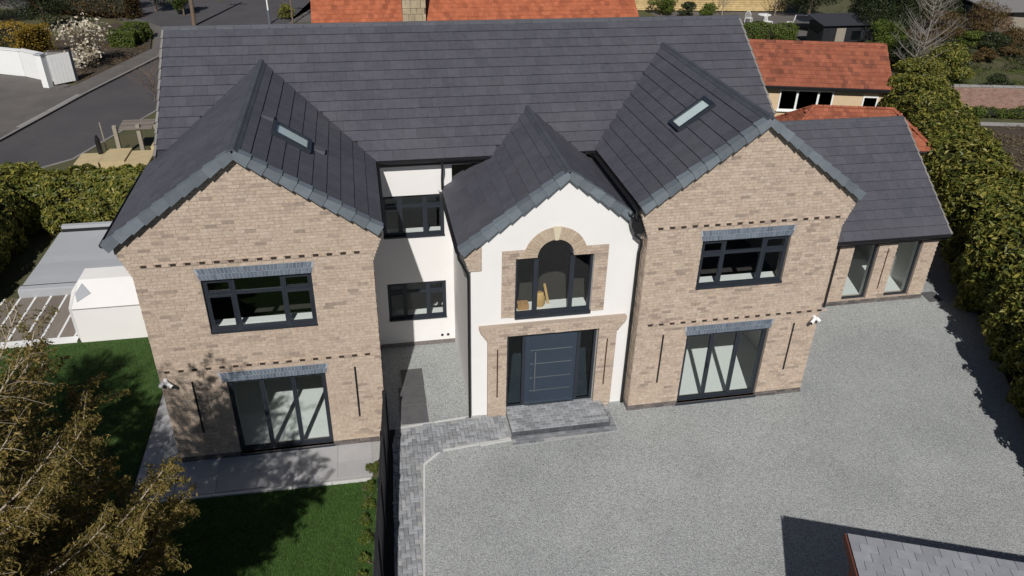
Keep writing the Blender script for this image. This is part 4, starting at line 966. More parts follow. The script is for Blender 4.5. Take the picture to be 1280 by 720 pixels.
# ---- neighbouring houses
def L2W(o, a): 
    ca, sa = math.cos(a), math.sin(a); o = Vector(o)
    return lambda x, y, z: Vector((o.x + ca * x - sa * y, o.y + sa * x + ca * y, z))
def upvc(parent, T, x0, x1, z0, z1, cols, material='white_paint'):
    mb = MB(); f = .07
    def bxx(a, c, b, d, y0=-.05, y1=.02): mb.hexa([T(a, y0, c), T(b, y0, c), T(b, y1, c), T(a, y1, c), T(a, y0, d), T(b, y0, d), T(b, y1, d), T(a, y1, d)])
    bxx(x0, z0, x1, z0 + f); bxx(x0, z1 - f, x1, z1); bxx(x0, z0 + f, x0 + f, z1 - f); bxx(x1 - f, z0 + f, x1, z1 - f)
    xs = [x0 + (x1 - x0) * c for c in cols]
    for xm in xs[1:-1]: bxx(xm - .05, z0 + f, xm + .05, z1 - f, -.048, .018)
    w = mb.build('window', material, parent)
    for a, b in zip(xs[:-1], xs[1:]):
        m = MB(); m.hexa([T(p, q, r) for r in (z0 + f, z1 - f) for (p, q) in ((a + .06, -.02), (b - .06, -.02), (b - .06, -.012), (a + .06, -.012))]); m.build('pane', 'glass_dark', w)
    m = MB(); m.hexa([T(p, q, r) for r in (z0 - .05, z0 - .002) for (p, q) in ((x0 - .06, -.12), (x1 + .06, -.12), (x1 + .06, .01), (x0 - .06, .01))]); m.build('sill', material, w)
def gable_house(name, T, L_, D_, he, hr, wallm, roofm, label, wins=(), ov=.3, tw=.26, tg=.26):
    """Simple house: walls, two tiled slopes with ridge along local x, gutter."""
    h = thing(name, T(L_ / 2, D_ / 2, 0), label, 'house')
    m = MB()
    wallboxes(m, 0, L_, 0, he, [w[:4] for w in wins], lambda a, b, c, d: m.hexa([T(p, q, r) for r in (c, d) for (p, q) in ((a, 0), (b, 0), (b, .25), (a, .25))]))
    m.hexa([T(p, q, r) for r in (0, he) for (p, q) in ((0, D_ - .25), (L_, D_ - .25), (L_, D_), (0, D_))])
    for x in (0, L_ - .25): m.prism([T(x, .25, 0), T(x, D_ - .25, 0), T(x, D_ - .25, he), T(x, D_ / 2, hr - .1), T(x, .25, he)], T(.25, 0, 0) - T(0, 0, 0))
    wl = m.build('wall', wallm, h)
    m = MB().hexa([T(p, q, r) for r in (.0, .05) for (p, q) in ((.25, .25), (L_ - .25, .25), (L_ - .25, D_ - .25), (.25, D_ - .25))]); m.build('floor', 'carpet', h)
    p = (hr - he) / (D_ / 2); c = inv(p); ze = he - ov * p; S = (D_ / 2 + ov) / c
    ux = (T(1, 0, 0) - T(0, 0, 0)); uy = (T(0, 1, 0) - T(0, 0, 0)); zz = Vector((0, 0, 1))
    m = MB()
    for sgn, ye in ((1, -ov), (-1, D_ + ov)):
        m.prism([T(-.2, ye, ze - .06), T(L_ + .2, ye, ze - .06), T(L_ + .2, D_ / 2, hr - .06), T(-.2, D_ / 2, hr - .06)], (0, 0, .05))
    rf = m.build('roof', 'slate_fixing', h)
    tile_rows(rf, T(-.2, -ov, ze), ux, uy * c + zz * (p * c), -uy * (p * c) + zz * c, L_ + .4, S, tw, tg, roofm)
    tile_rows(rf, T(L_ + .2, D_ + ov, ze), -ux, -uy * c + zz * (p * c), uy * (p * c) + zz * c, L_ + .4, S, tw, tg, roofm)
    n = int((L_ + .4) / .45)
    for i in range(n): 
        a = T(-.2 + i * .45, D_ / 2, hr + .02); MB().prism([a - uy * .14 - zz * .07, a - uy * .06 + zz * .04, a + uy * .06 + zz * .04, a + uy * .14 - zz * .07], ux * .44).build('ridge_tile', roofm, rf)
    g0 = MB(); g0.hexa([T(q_, y_, z_) for z_ in (ze - .12, ze - .02) for (q_, y_) in ((-.2, -ov - .1), (L_ + .2, -ov - .1), (L_ + .2, -ov), (-.2, -ov))]); g0.build('gutter', 'black_pvc', h)
    for (a, b, c_, d, cols) in wins: upvc(h, T, a, b, c_, d, cols)
    return h, rf
T1 = L2W((22.3, 21.05), -.2427)
gable_house('bungalow', T1, 8.3, 3.9, 2.5, 3.98, 'cream', 'brown_tile', 'cream bungalow with a brown-red tiled roof and white windows', [(3.1, 5.75, 1.05, 2.1, (0, .33, .72, 1)), (7.2, 7.95, 1.12, 1.9, (0, 1))], ov=.25, tw=.22, tg=.24)
T2 = L2W((2.75, 26.5), 0.0)
oh, orf = gable_house('orange_roofed_house', T2, 17.6, 9.2, 2.5, 5.75, 'tan_brick', 'red_tile', 'long house with a bright orange tiled roof behind the main ridge', [(2, 4, .9, 2.0, (0, .5, 1)), (12, 14, .9, 2.0, (0, .5, 1))], tw=.27, tg=.30)
ch = MB(); sj = MB().box(7.32, 28.3, 2.9, 8.52, 29.2, 6.5).build('chimney', 'stone_joint', oh)
z = 3.2; k = 0
while z < 6.45:
    x = 7.30; hh = random.choice((.3, .36, .42))
    while x < 8.5:
        w_ = min(random.choice((.32, .42, .55)), 8.54 - x)
        if w_ > .12: MB().box(x + .012, 28.285 - random.uniform(0, .03), z + .012, x + w_ - .012, 28.6, min(z + hh, 6.5) - .01).build('stone', 'stone', sj)
        x += w_
    z += hh
T3 = L2W((-33, 57.5), .1)
gable_house('red_roofed_house', T3, 9.5, 8, 2.6, 5.6, 'tan_brick', 'brown_tile', 'distant red roofed house behind the golden hedge', ov=.3)
# hipped outbuilding behind the extension
hr_ = thing('hipped_garage', (24, 12.4, 0), 'low garage with an orange-red hipped tile roof behind the slate extension', 'garage')
T4 = L2W((25.55, 12.05), -.2427); hl = -3.1; hd = 1.45; z0_, z1_ = 2.48, 3.66
ph = (z1_ - z0_) / hd; chh = inv(ph)
m = MB()
cr = [T4(hd, -hd, z0_ - .05), T4(hd, hd, z0_ - .05), T4(hl - hd, hd, z0_ - .05), T4(hl - hd, -hd, z0_ - .05)]; ra, rb = T4(0, 0, z1_ - .05), T4(hl, 0, z1_ - .05)
for q in ((cr[3], cr[0], ra, rb), (cr[1], cr[2], rb, ra), (cr[0], cr[1], ra), (cr[2], cr[3], rb)): m.prism(q, (0, 0, .03))
rfh = m.build('roof', 'slate_fixing', hr_)
ux = T4(1, 0, 0) - T4(0, 0, 0); uy = T4(0, 1, 0) - T4(0, 0, 0); zz = Vector((0, 0, 1)); Sh = hd / chh; Lh = -hl + 2 * hd
ins = lambda L: (lambda s, t: t * chh - .04 <= s <= L - t * chh + .04)
tile_rows(rfh, T4(hl - hd, -hd, z0_), ux, uy * chh + zz * ph * chh, -uy * ph * chh + zz * chh, Lh, Sh, .2, .2, 'hip_tile', ins(Lh))
tile_rows(rfh, T4(hd, hd, z0_), -ux, -uy * chh + zz * ph * chh, uy * ph * chh + zz * chh, Lh, Sh, .2, .2, 'hip_tile', ins(Lh))
tile_rows(rfh, T4(hd, -hd, z0_), uy, -ux * chh + zz * ph * chh, ux * ph * chh + zz * chh, 2 * hd, Sh, .2, .2, 'hip_tile', ins(2 * hd))
tile_rows(rfh, T4(hl - hd, hd, z0_), -uy, ux * chh + zz * ph * chh, -ux * ph * chh + zz * chh, 2 * hd, Sh, .2, .2, 'hip_tile', ins(2 * hd))
for (a, b) in ((ra, rb), (ra, cr[0]), (ra, cr[1]), (rb, cr[2]), (rb, cr[3])):
    n = max(2, int((b - a).length / .32))
    for i in range(n):
        p = a + (b - a) * (i / n) + zz * .07; q = a + (b - a) * ((i + .96) / n) + zz * .075; MB().tube([p, q], .075, 6).build('ridge_tile', 'hip_tile', rfh)
m = MB().prism([T4(hd - .25, -hd + .25, 0), T4(hd - .25, hd - .25, 0), T4(hl - hd + .25, hd - .25, 0), T4(hl - hd + .25, -hd + .25, 0)], (0, 0, 2.42)); m.build('wall', 'cream', hr_)

# ---- gardens behind and to the right
TF = thing('timber_screen', (35, 49.5, 0), 'tan slatted timber screen beyond the garden furniture', 'fence')
for k in range(13): MB().hexa([Vector((27.0, 50.3, .05 + k * .17)), Vector((40.9, 48.6, .05 + k * .17)), Vector((40.9, 48.66, .05 + k * .17)), Vector((27.0, 50.36, .05 + k * .17)), Vector((27.0, 50.33, .205 + k * .17)), Vector((40.9, 48.63, .205 + k * .17)), Vector((40.9, 48.69, .205 + k * .17)), Vector((27.0, 50.39, .205 + k * .17))]).build('slat', 'tan_brick', TF)
for k in range(8): 
    t = k / 7; MB().box(27.0 + 13.9 * t - .05, 50.4 - 1.7 * t, 0, 27.0 + 13.9 * t + .05, 50.5 - 1.7 * t, 2.3).build('post', 'weathered_wood', TF)
sheet('garden_patio', [(29, 40), (42, 38.5), (42, 48.4), (29, 50)], -.02, 'pavement')
def chair(x, y, a, label):
    c = thing('garden_chair', (x, y, 0), label, 'chair', 'white metal garden furniture'); T = L2W((x, y), a); r = .022
    for (p, q) in ((-.22, -.22), (.22, -.22)): MB().tube([T(p, q, 0), T(p, q, .45)], r, 6).build('leg', 'white_paint', c)
    for p in (-.22, .22): MB().tube([T(p, .24, 0), T(p, .22, .45), T(p * .95, .30, .8), T(p * .5, .32, .98), T(0, .33, 1.02)], r, 6).build('leg', 'white_paint', c)
    m = MB()
    for k in range(6): t0 = -.24 + k * .08; m.hexa([T(u_, v_, w_) for w_ in (.44, .465) for (u_, v_) in ((-.24, t0), (.24, t0), (.24, t0 + .06), (-.24, t0 + .06))])
    m.build('seat', 'white_paint', c)
    for k in range(4): p = -.13 + k * .087; MB().tube([T(p, .23, .46), T(p * .8, .32, .96)], .012, 5).build('back_bar', 'white_paint', c)
chair(36.4, 43.0, .6, 'white metal garden chair at the round table, turned towards the screen'); chair(38.0, 42.6, -2.2, 'white metal garden chair between the round table and the trampoline'); chair(35.4, 44.4, 2.4, 'white metal garden chair between the round table and the clipped hedge')
gt = thing('garden_table', (36.6, 44.2, 0), 'white round metal garden table between the chairs', 'table')
MB().tube([(36.6, 44.2, .70), (36.6, 44.2, .73)], .5, 20).build('table_top', 'white_paint', gt)
for k in range(3): t = k * 2.094; MB().tube([(36.6, 44.2, .7), (36.6 + .12 * math.cos(t), 44.2 + .12 * math.sin(t), .35), (36.6 + .4 * math.cos(t), 44.2 + .4 * math.sin(t), 0)], .022, 6).build('leg', 'white_paint', gt)
tr = thing('trampoline', (39.6, 42.0, 0), 'round black trampoline beyond the clipped hedge', 'trampoline')
MB().tube([(39.6, 42, .74), (39.6, 42, .76)], 1.35, 28).build('mat', 'fence_black', tr)
ringp = [(39.6 + 1.45 * math.cos(2 * math.pi * k / 28), 42 + 1.45 * math.sin(2 * math.pi * k / 28), .75) for k in range(29)]; MB().tube(ringp, .05, 6).build('rim', 'steel', tr)
for k in range(6): t = k * 1.047; MB().tube([(39.6 + 1.45 * math.cos(t), 42 + 1.45 * math.sin(t), .75), (39.6 + 1.45 * math.cos(t), 42 + 1.45 * math.sin(t), 0)], .03, 6).build('leg', 'steel', tr)
ds_ = thing('dark_shed', (38.4, 36.6, 0), 'dark timber shed behind the brown-red bungalow roof', 'shed')
MB().box(36.6, 35.6, 0, 40.6, 37.6, 1.7).build('wall', 'fence_black', ds_); MB().prism([(36.4, 35.4, 1.7), (40.8, 35.4, 1.7), (40.8, 37.8, 2.0), (36.4, 37.8, 2.0)], (0, 0, .06)).build('roof', 'slate_fixing', ds_); MB().box(37.6, 35.58, .2, 38.3, 35.602, 1.5).build('door', 'weathered_wood', ds_); MB().box(38.8, 35.58, .7, 39.5, 35.602, 1.3).build('window', 'glass_dark', ds_)
# low pink brick wall with coping
pw_ = thing('brick_garden_wall', (41.5, 21.6, 0), 'low pinkish brick garden wall with a pale coping beyond the hedge', 'wall')
a, b = Vector((36.6, 22.55, 0)), Vector((48.5, 20.2, 0)); u_ = (b - a).normalized(); n_ = Vector((u_.y, -u_.x, 0))
MB().obox((a + b) / 2 + Vector((0, 0, .62)), (b - a) / 2, n_ * .11, (0, 0, .62)).build('wall', 'mortar', pw_)
o = bricks(lambda z: [(0, (b - a).length)], .0, 1.2, lambda s, d, z: a + u_ * s + n_ * (.11 + d) + Vector((0, 0, z)), out=.008, jit=.004).build('bricks', 'pink_brick', pw_); o['kind'] = 'stuff'
kk = int((b - a).length / .6)
for i in range(kk): MB().obox(a + (b - a) * ((i + .5) / kk) + Vector((0, 0, 1.27)), u_ * .29, n_ * .15, (0, 0, .03)).build('coping_stone', 'kerb_stone_pale', pw_)
sheet('back_lawn', [(37.5, 25), (50, 23), (60, 32), (46, 34), (40, 30)], -.015, 'rough_grass')
sheet('planting_bed', [(30.5, 9), (40, 8), (48, 16), (38, 19.6), (34, 19)], -.012, 'soil')
sheet('garden_path', [(34.2, 20.0), (46, 17.6), (46, 18.2), (34.4, 20.6)], 0.0, 'kerb_stone_pale')
gf = thing('goal_frame', (44.4, 34, 0), 'white tubular goal frame among the shrubs', 'goal')
for (p, q) in (((42.95, 34, 0), (42.95, 34, 2.1)), ((45.6, 34, 0), (45.6, 34, 2.1)), ((42.95, 34, 2.1), (45.6, 34, 2.1)), ((42.95, 34, .9), (45.6, 34, .9)), ((42.95, 34, 2.1), (42.95, 35.2, 0)), ((45.6, 34, 2.1), (45.6, 35.2, 0)), ((44.3, 34, .9), (44.3, 34, 2.1))):
    MB().tube([p, q], .028, 6).build('bar', 'steel', gf)
gs = thing('grey_shed', (54, 39.5, 0), 'grey roofed shed at the far garden corner', 'shed')
MB().box(51.5, 37.8, 0, 58, 42.5, 1.9).build('wall', 'weathered_wood', gs); MB().prism([(51.2, 37.5, 1.95), (58.3, 37.0, 1.95), (58.3, 42.8, 2.6), (51.2, 42.8, 2.6)], (0, 0, .08)).build('roof', 'kerb_concrete', gs); MB().box(52.5, 37.78, .1, 53.4, 37.802, 1.8).build('door', 'bark', gs)

# ------------------------------------------------------------------ vegetation
def unit(a): return a / np.maximum(1e-9, np.linalg.norm(a, axis=1, keepdims=True))
def leaf_mesh(P, Nn, ln, wd, jitter=.7, droop=0.0, fold=.25):
    """Diamond leaves with a crease: 4 verts, 2 triangles each; P points, Nn preferred normals."""
    n = len(P); N_ = unit(Nn + rng.normal(0, jitter, (n, 3))); t = rng.normal(0, 1, (n, 3)); t[:, 2] -= droop
    T_ = unit(t - N_ * (t * N_).sum(1, keepdims=True)); B = np.cross(N_, T_)
    s = rng.uniform(.65, 1.3, (n, 1)); L_ = ln * s; W_ = wd * s
    V = np.empty((n, 4, 3)); V[:, 0] = P - T_ * L_ * .5; V[:, 1] = P + B * W_ * .5 + N_ * W_ * fold; V[:, 2] = P + T_ * L_ * .5; V[:, 3] = P - B * W_ * .5 + N_ * W_ * fold
    i = np.arange(n)[:, None] * 4
    F = np.concatenate([i + np.array([[0, 1, 2]]), i + np.array([[0, 2, 3]])])
    return V.reshape(-1, 3), F
def foliage(name, parent, P, Nn, ln, wd, material, **k):
    V, F = leaf_mesh(np.asarray(P), np.asarray(Nn), ln, wd, **k); return link(name, npmesh(name, V, F), material, parent)
def lump(p, seed=0.0):
    x, y, z = p[:, 0], p[:, 1], p[:, 2]
    return (np.sin(x * 1.9 + seed) * np.sin(y * 1.6 + seed * 2) + .6 * np.sin(x * 4.1 + y * 3.3 + z * 2.7 + seed) + .5 * np.sin(z * 3.9 - x * 2.2 + y * 5.1 + seed * 3)) / 2.1
def hedge(name, pts, hw, hh, n, material, label, ln=.13, wd=.055, amp=.22, core=.80, seed=1.0, group=None):
    """Hedge along a polyline: rounded-box section, lumpy shell of leaves over a dark twiggy core."""
    pts = [Vector((*p, 0)) for p in pts]; c = pts[len(pts) // 2]; o = thing(name, c, label, 'hedge', group)
    seg = [(a, b, (b - a).length) for a, b in zip(pts[:-1], pts[1:])]; tot = sum(s[2] for s in seg)
    def place(t, ang, sc):
        d = t * tot; k = 0
        for a, b, l in seg:
            if d <= l or (a, b, l) == seg[-1]: break
            d -= l
        u = (b - a) / l; w = Vector((u.y, -u.x, 0)); ce, se = math.cos(ang), math.sin(ang)
        r = (abs(ce) ** 3.2 + abs(se) ** 3.2) ** (-1 / 3.2); x = ce * r * hw * sc; z = hh * .5 + se * r * hh * .5 * sc
        return a + u * d + w * x + Vector((0, 0, max(0.02, z))), (w * ce + Vector((0, 0, se)))
    ts = rng.uniform(0, 1, n); an = rng.uniform(-.9, math.pi + .9, n); dep = 1 - np.abs(rng.normal(0, .10, n))
    P = np.empty((n, 3)); N_ = np.empty((n, 3))
    for i in range(n):
        p, q = place(ts[i], an[i], dep[i]); P[i] = p; N_[i] = q
    lm0 = lump(P, seed) + .9 * lump(P * 2.6, seed + 5.0); keep = (lm0 > rng.uniform(-1.1, .4, n)); P = P[keep]; N_ = N_[keep]
    lm = ((lump(P, seed) + .7 * lump(P * 2.6, seed + 5.0))[:, None]) * amp; P = P + N_ * lm; P[:, 2] = np.maximum(P[:, 2], .03)
    N_[:, 2] += .35
    f = foliage('foliage', o, P, N_, ln, wd, material)
    # end caps of leaves
    m = int(n * hw * 2 / tot * .8) + 50
    for e, sg in ((pts[0], -1), (pts[-1], 1)):
        a, b, l = seg[0] if sg < 0 else seg[-1]; u = (b - a) / l; w = Vector((u.y, -u.x, 0))
        Q = np.array([e + w * x + Vector((0, 0, z)) + u * sg * y for x, z, y in zip(rng.uniform(-hw, hw, m), rng.uniform(.05, hh * .97, m), rng.normal(0, .1, m))]); foliage('foliage', o, Q, np.tile(np.array(u * sg) + np.array((0, 0, .3)), (m, 1)), ln, wd, material)
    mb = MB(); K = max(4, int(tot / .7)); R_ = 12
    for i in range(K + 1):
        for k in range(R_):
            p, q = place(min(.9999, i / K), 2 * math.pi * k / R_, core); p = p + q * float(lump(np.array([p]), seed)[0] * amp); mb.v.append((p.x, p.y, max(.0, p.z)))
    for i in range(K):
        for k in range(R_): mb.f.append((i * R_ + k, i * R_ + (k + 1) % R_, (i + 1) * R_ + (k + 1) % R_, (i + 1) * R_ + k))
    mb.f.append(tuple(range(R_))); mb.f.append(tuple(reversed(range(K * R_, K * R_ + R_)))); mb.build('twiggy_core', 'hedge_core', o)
    return o
def crown_points(blobs, n, shell=.25):
    w = np.array([b[3] ** 2 for b in blobs]); idx = rng.choice(len(blobs), n, p=w / w.sum()); B = np.array(blobs)[idx]
    d = unit(rng.normal(0, 1, (n, 3))); r = 1 - np.abs(rng.normal(0, shell, n)); sc = np.stack([B[:, 3], B[:, 3], B[:, 4] if B.shape[1] > 4 else B[:, 3]], 1)
    P = B[:, :3] + d * r[:, None] * sc; P += d * (lump(P, 2.0) * .12)[:, None] * sc; P[:, 2] = np.maximum(P[:, 2], .03); return P, d
def trunk_limbs(parent, base, h, r, tips, material='bark'):
    b = Vector(base); top = b + Vector((random.uniform(-.2, .2), random.uniform(-.2, .2), h))
    MB().tube([b, b + (top - b) * .5 + Vector((.05, -.04, 0)), top], [r, r * .75, r * .45], 8).build('trunk', material, parent)
    m = MB()
    for t in tips:
        t = Vector(t); s = b + (top - b) * random.uniform(.45, .95); mid = s + (t - s) * .5 + Vector((random.uniform(-.15, .15), random.uniform(-.15, .15), .12)); m.tube([s, mid, t], [r * .4, r * .25, r * .08], 5)
    if tips: m.build('limbs', material, parent)
def tree(name, base, h, rad, n, material, label, cat='tree', ln=.14, wd=.06, nb=14, trunk_h=None, group=None, rz=None, shell=.25, droop=0.0, bark='bark'):
    o = thing(name, base, label, cat, group); bx, by, bz = base; th = trunk_h if trunk_h is not None else h * .55; rz = rz or h * .28
    bl = []
    for k in range(nb):
        t = random.uniform(.25, 1); a = random.uniform(0, 6.283); rr = rad * (1 - abs(t - .5) * .9) * random.uniform(.25, .75)
        bl.append((bx + rr * math.cos(a), by + rr * math.sin(a), bz + max(rz * .4, (h - rz * .5) * t), rad * random.uniform(.28, .5), rz * random.uniform(.45, .8)))
    P, d = crown_points(bl, n, shell); d[:, 2] += .3
    foliage('crown', o, P, d, ln, wd, material, droop=droop)
    trunk_limbs(o, base, th, max(.04 if h > .5 else .008, rad * .06), [(b[0], b[1], b[2]) for b in bl[:9]], bark)
    return o
def bare(name, base, h, rad, label, material='grey_bark', n=26, cat='tree', r0=.07):
    o = thing(name, base, label, cat); b = Vector(base); MB().tube([b, b + Vector((.05, .02, h * .5)), b + Vector((-.05, .05, h * .9))], [r0, r0 * .7, r0 * .2], 7).build('trunk', material, o)
    m = MB(); tw = MB()
    for k in range(n):
        a = k * 2.4; t = random.uniform(.2, .85); s = b + Vector((0, 0, h * t)); l = rad * random.uniform(.6, 1) * (1.15 - t * .5); e = s + Vector((math.cos(a) * l, math.sin(a) * l, l * random.uniform(.5, 1.1))); mid = (s + e) / 2 + Vector((0, 0, -l * .06)); m.tube([s, mid, e], [r0 * .35, r0 * .22, r0 * .08], 5)
        for q in range(7):
            f = random.uniform(.3, 1); p = s + (e - s) * f; d = Vector((random.uniform(-1, 1), random.uniform(-1, 1), random.uniform(.2, 1))).normalized() * l * random.uniform(.2, .4); tw.tube([p, p + d], [r0 * .12, r0 * .05], 4)
    m.build('limbs', material, o)['kind'] = 'stuff'; tw.build('twigs', material, o)['kind'] = 'stuff'; return o

random.seed(5)
# ---- big hedges
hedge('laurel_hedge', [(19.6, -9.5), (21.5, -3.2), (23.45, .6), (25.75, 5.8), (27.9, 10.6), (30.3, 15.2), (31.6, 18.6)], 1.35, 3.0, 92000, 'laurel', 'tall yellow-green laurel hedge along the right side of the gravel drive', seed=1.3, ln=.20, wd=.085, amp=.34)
hedge('laurel_hedge', [(-2.9, 14.05), (-5.2, 13.95), (-7.6, 13.8)], .95, 1.95, 16000, 'laurel', 'laurel hedge behind the grey terrace', seed=2.7, ln=.20, wd=.085, amp=.2)
hedge('laurel_hedge', [(-8.0, 14.4), (-8.1, 9), (-8.3, 2)], 1.1, 2.3, 22000, 'laurel', 'dark-sided laurel hedge along the far side of the timber deck', seed=4.1, ln=.20, wd=.085, amp=.25)
hedge('clipped_hedge', [(-25, 42.6), (-14.6, 38.6)], 1.4, 2.1, 16000, 'golden_hedge', 'clipped golden hedge behind the white garden wall', seed=.4, ln=.12, wd=.06, amp=.12)
hedge('clipped_hedge', [(32.2, 39.3), (36.0, 38.6)], .8, 1.2, 6000, 'laurel_green', 'low clipped green hedge beyond the slate ridge', seed=.9, ln=.12, wd=.06, amp=.08)
# ---- dark trees over the road
tree('conifer', (-13.8, 51.8, 0), 4.6, 2.2, 7000, 'dark_leaf', 'dark conifer standing nearest to the magnolia across the road', group=None)
tree('conifer', (-10.6, 53.4, 0), 3.4, 1.7, 6000, 'dark_leaf', 'broad dark conifer between two others at the junction')
tree('conifer', (-8.2, 51.6, 0), 3.0, 1.25, 5000, 'laurel_green', 'rounded green conifer beside the utility pole')
hedge('dark_hedge', [(-19, 53.5), (-11.5, 50.4)], 1.0, 1.9, 7000, 'brown_leaf', 'brownish hedge at the road corner under the conifers', seed=.2)
hedge('corner_hedge', [(-10.3, 41.2), (-9.9, 44.0)], .8, 1.1, 4500, 'laurel_green', 'small rounded hedge beside the white magnolia', seed=.7)
tree('magnolia', (-11.3, 36.7, 0), 3.5, 2.0, 1150, 'petal', 'magnolia covered in white blossom beside the white gate', ln=.19, wd=.14, shell=.5, bark='bark')
bare('shrub', (-6.0, 28.8, 0.05), 1.9, 1.5, 'leafless brown shrub on the verge against the slate roof', 'bark', 34, 'shrub', .03)
bare('street_tree', (.2, 47.5, 0), 6, 2.6, 'leafless tree on the verge beside the orange roof', 'bark', 22)
tree('shrub', (-.4, 49.6, 0), 1.1, .9, 1500, 'laurel', 'mossy green shrub on the verge beside the street lamp', 'shrub', trunk_h=.4)
tree('conifer', (-21.5, 49.5, 0), 4.5, 2.6, 9000, 'dark_leaf', 'dark evergreen behind the clipped golden hedge')
tree('conifer', (-16.8, 47.2, 0), 3.6, 2.1, 8000, 'dark_leaf', 'dark evergreen between the golden hedge and the magnolia')
# ---- shrubs round the back gardens
tree('shrub', (29.6, 48.4, 0), 1.9, 1.35, 3500, 'laurel_green', 'round green bush against the timber screen', 'shrub', trunk_h=.6)
tree('shrub', (31.4, 47.3, 0), 1.2, .9, 2200, 'dark_leaf', 'dark green bush next to the round bush by the screen', 'shrub', trunk_h=.4)
tree('shrub', (32.9, 47.0, 0), 1.2, .9, 2200, 'laurel_green', 'small green bush between the dark bush and the garden chairs', 'shrub', trunk_h=.4)
bare('shrub', (34.6, 47.6, 0), 2.4, 1.3, 'leafless pale shrub in front of the timber screen', 'pale_bark', 22, 'shrub', .035)
bare('shrub', (39.0, 47.0, 0), 2.6, 1.4, 'leafless pale shrub beside the white garden chairs', 'pale_bark', 22, 'shrub', .035)
tree('evergreen', (41.6, 36.6, 0), 6.4, 3.4, 30000, 'dark_leaf', 'large dark evergreen tree behind the brown-red bungalow roof', nb=26)
tree('evergreen', (44.8, 39.6, 0), 5.2, 3.2, 20000, 'dark_leaf', 'dark evergreen tree next to the largest evergreen', nb=20)
tree('evergreen', (41.8, 46.6, 0), 5.0, 2.7, 16000, 'dark_leaf', 'dark evergreen tree at the end of the timber screen', nb=20)
tree('evergreen', (39.6, 32.6, 0), 2.6, 1.7, 6000, 'laurel_green', 'green bushy evergreen close behind the bungalow roof', nb=14)
bare('bare_tree', (40.6, 30.3, 0), 5.0, 2.3, 'leafless grey tree beside the bungalow gable', 'grey_bark', 40, r0=.06)
bare('bare_tree', (38.0, 27.5, 0), 3.6, 1.9, 'low leafless grey tree between the bungalow and the laurel bushes', 'grey_bark', 34, r0=.05)
tree('laurel_bush', (40.4, 27.8, 0), 2.2, 2.0, 7000, 'laurel', 'yellow-green laurel bush in front of the goal frame', 'bush', trunk_h=.6, ln=.17, wd=.08)
tree('laurel_bush', (36.6, 24.6, 0), 2.3, 1.9, 7000, 'laurel', 'yellow-green laurel bush beside the pink brick wall', 'bush', trunk_h=.6, ln=.17, wd=.08)
tree('laurel_bush', (33.4, 21.3, 0), 2.5, 1.7, 7000, 'laurel', 'yellow-green laurel bush at the far end of the tall laurel hedge', 'bush', trunk_h=.6, ln=.17, wd=.08)
tree('laurel_bush', (31.6, 22.6, 0), 2.1, 1.6, 5000, 'dark_leaf', 'dark leafy bush against the bungalow gable', 'bush', trunk_h=.6)
tree('shrub', (46.6, 36.4, 0), 2.5, 1.6, 5000, 'brown_leaf', 'rounded brown shrub behind the goal frame', 'shrub', trunk_h=.8)
tree('shrub_tree', (50.2, 36.6, 0), 3.2, 1.7, 5000, 'brown_leaf', 'brown leaved small tree in front of the grey shed', 'tree', bark='bark')
tree('shrub', (53.5, 34.4, 0), 1.9, 1.6, 4500, 'dark_leaf', 'dark shrub in front of the grey shed wall', 'shrub', trunk_h=.5)
tree('shrub', (56.5, 35.6, 0), 2.0, 1.7, 4500, 'brown_leaf', 'brown shrub at the far garden edge beside the grey shed', 'shrub', trunk_h=.5)
tree('shrub', (49.2, 34.0, 0), 1.3, 1.5, 4000, 'dark_leaf', 'low dark shrub between the goal frame and the brown tree', 'shrub', trunk_h=.3)
tree('shrub', (54.6, 32.6, 0), 1.6, 1.2, 3000, 'laurel', 'yellow-green shrub at the edge of the back lawn', 'shrub', trunk_h=.4)
tree('shrub', (47.8, 38.8, 0), 2.0, 1.8, 4500, 'brown_leaf', 'brown shrub between the dark evergreens and the small brown tree', 'shrub', trunk_h=.5)
tree('shrub', (46.4, 31.4, 0), .9, 1.1, 2500, 'brown_leaf', 'low brown shrub on the back lawn below the goal frame', 'shrub', trunk_h=.3)
sc = [(47.5, 41.5, 2.2, 2.0, 'brown_leaf'), (51.0, 41.8, 2.4, 1.9, 'dark_leaf'), (44.0, 31.6, 1.5, 1.4, 'dark_leaf'), (48.3, 35.4, 1.2, 1.2, 'laurel_green'), (51.5, 34.9, 1.4, 1.3, 'brown_leaf'), (58.5, 33.5, 2.4, 1.8, 'dark_leaf'), (45.5, 43.5, 3.0, 2.2, 'dark_leaf'), (49.4, 32.4, .7, 1.0, 'brown_leaf'), (52.6, 31.6, .8, 1.1, 'dark_leaf'), (42.6, 25.6, .8, 1.0, 'dark_leaf'), (38.9, 30.0, 2.2, 1.6, 'dark_leaf'), (42.2, 33.4, 1.8, 1.5, 'brown_leaf')]
wh = ['behind the small brown tree', 'against the grey shed side', 'beneath the goal frame', 'between the goal frame and the brown shrub', 'beside the small brown tree trunk', 'at the far end of the back lawn', 'behind the two large evergreens', 'low on the edge of the back lawn', 'creeping along the back lawn', 'behind the pink brick wall', 'under the leafless grey tree', 'between the evergreen and the goal frame']
for (x, y, h_, r_, m_), w_ in zip(sc, wh): tree('shrub', (x, y, 0), h_, r_, int(1600 * r_ * r_) + 1200, m_, {'brown_leaf': 'brown shrub ', 'dark_leaf': 'dark green shrub ', 'laurel_green': 'bright green shrub '}[m_] + w_, 'shrub', trunk_h=.4)
bare('bare_tree', (43.9, 23.2, 0), 2.3, 1.1, 'small leafless fruit tree behind the pink brick wall', 'bark', 20, r0=.045)
hedge('flower_row', [(37.3, 20.9), (46, 19.0)], .35, .5, 6000, 'laurel_green', 'low green planted row at the foot of the pink brick wall', seed=.33, ln=.12, wd=.05, amp=.12)
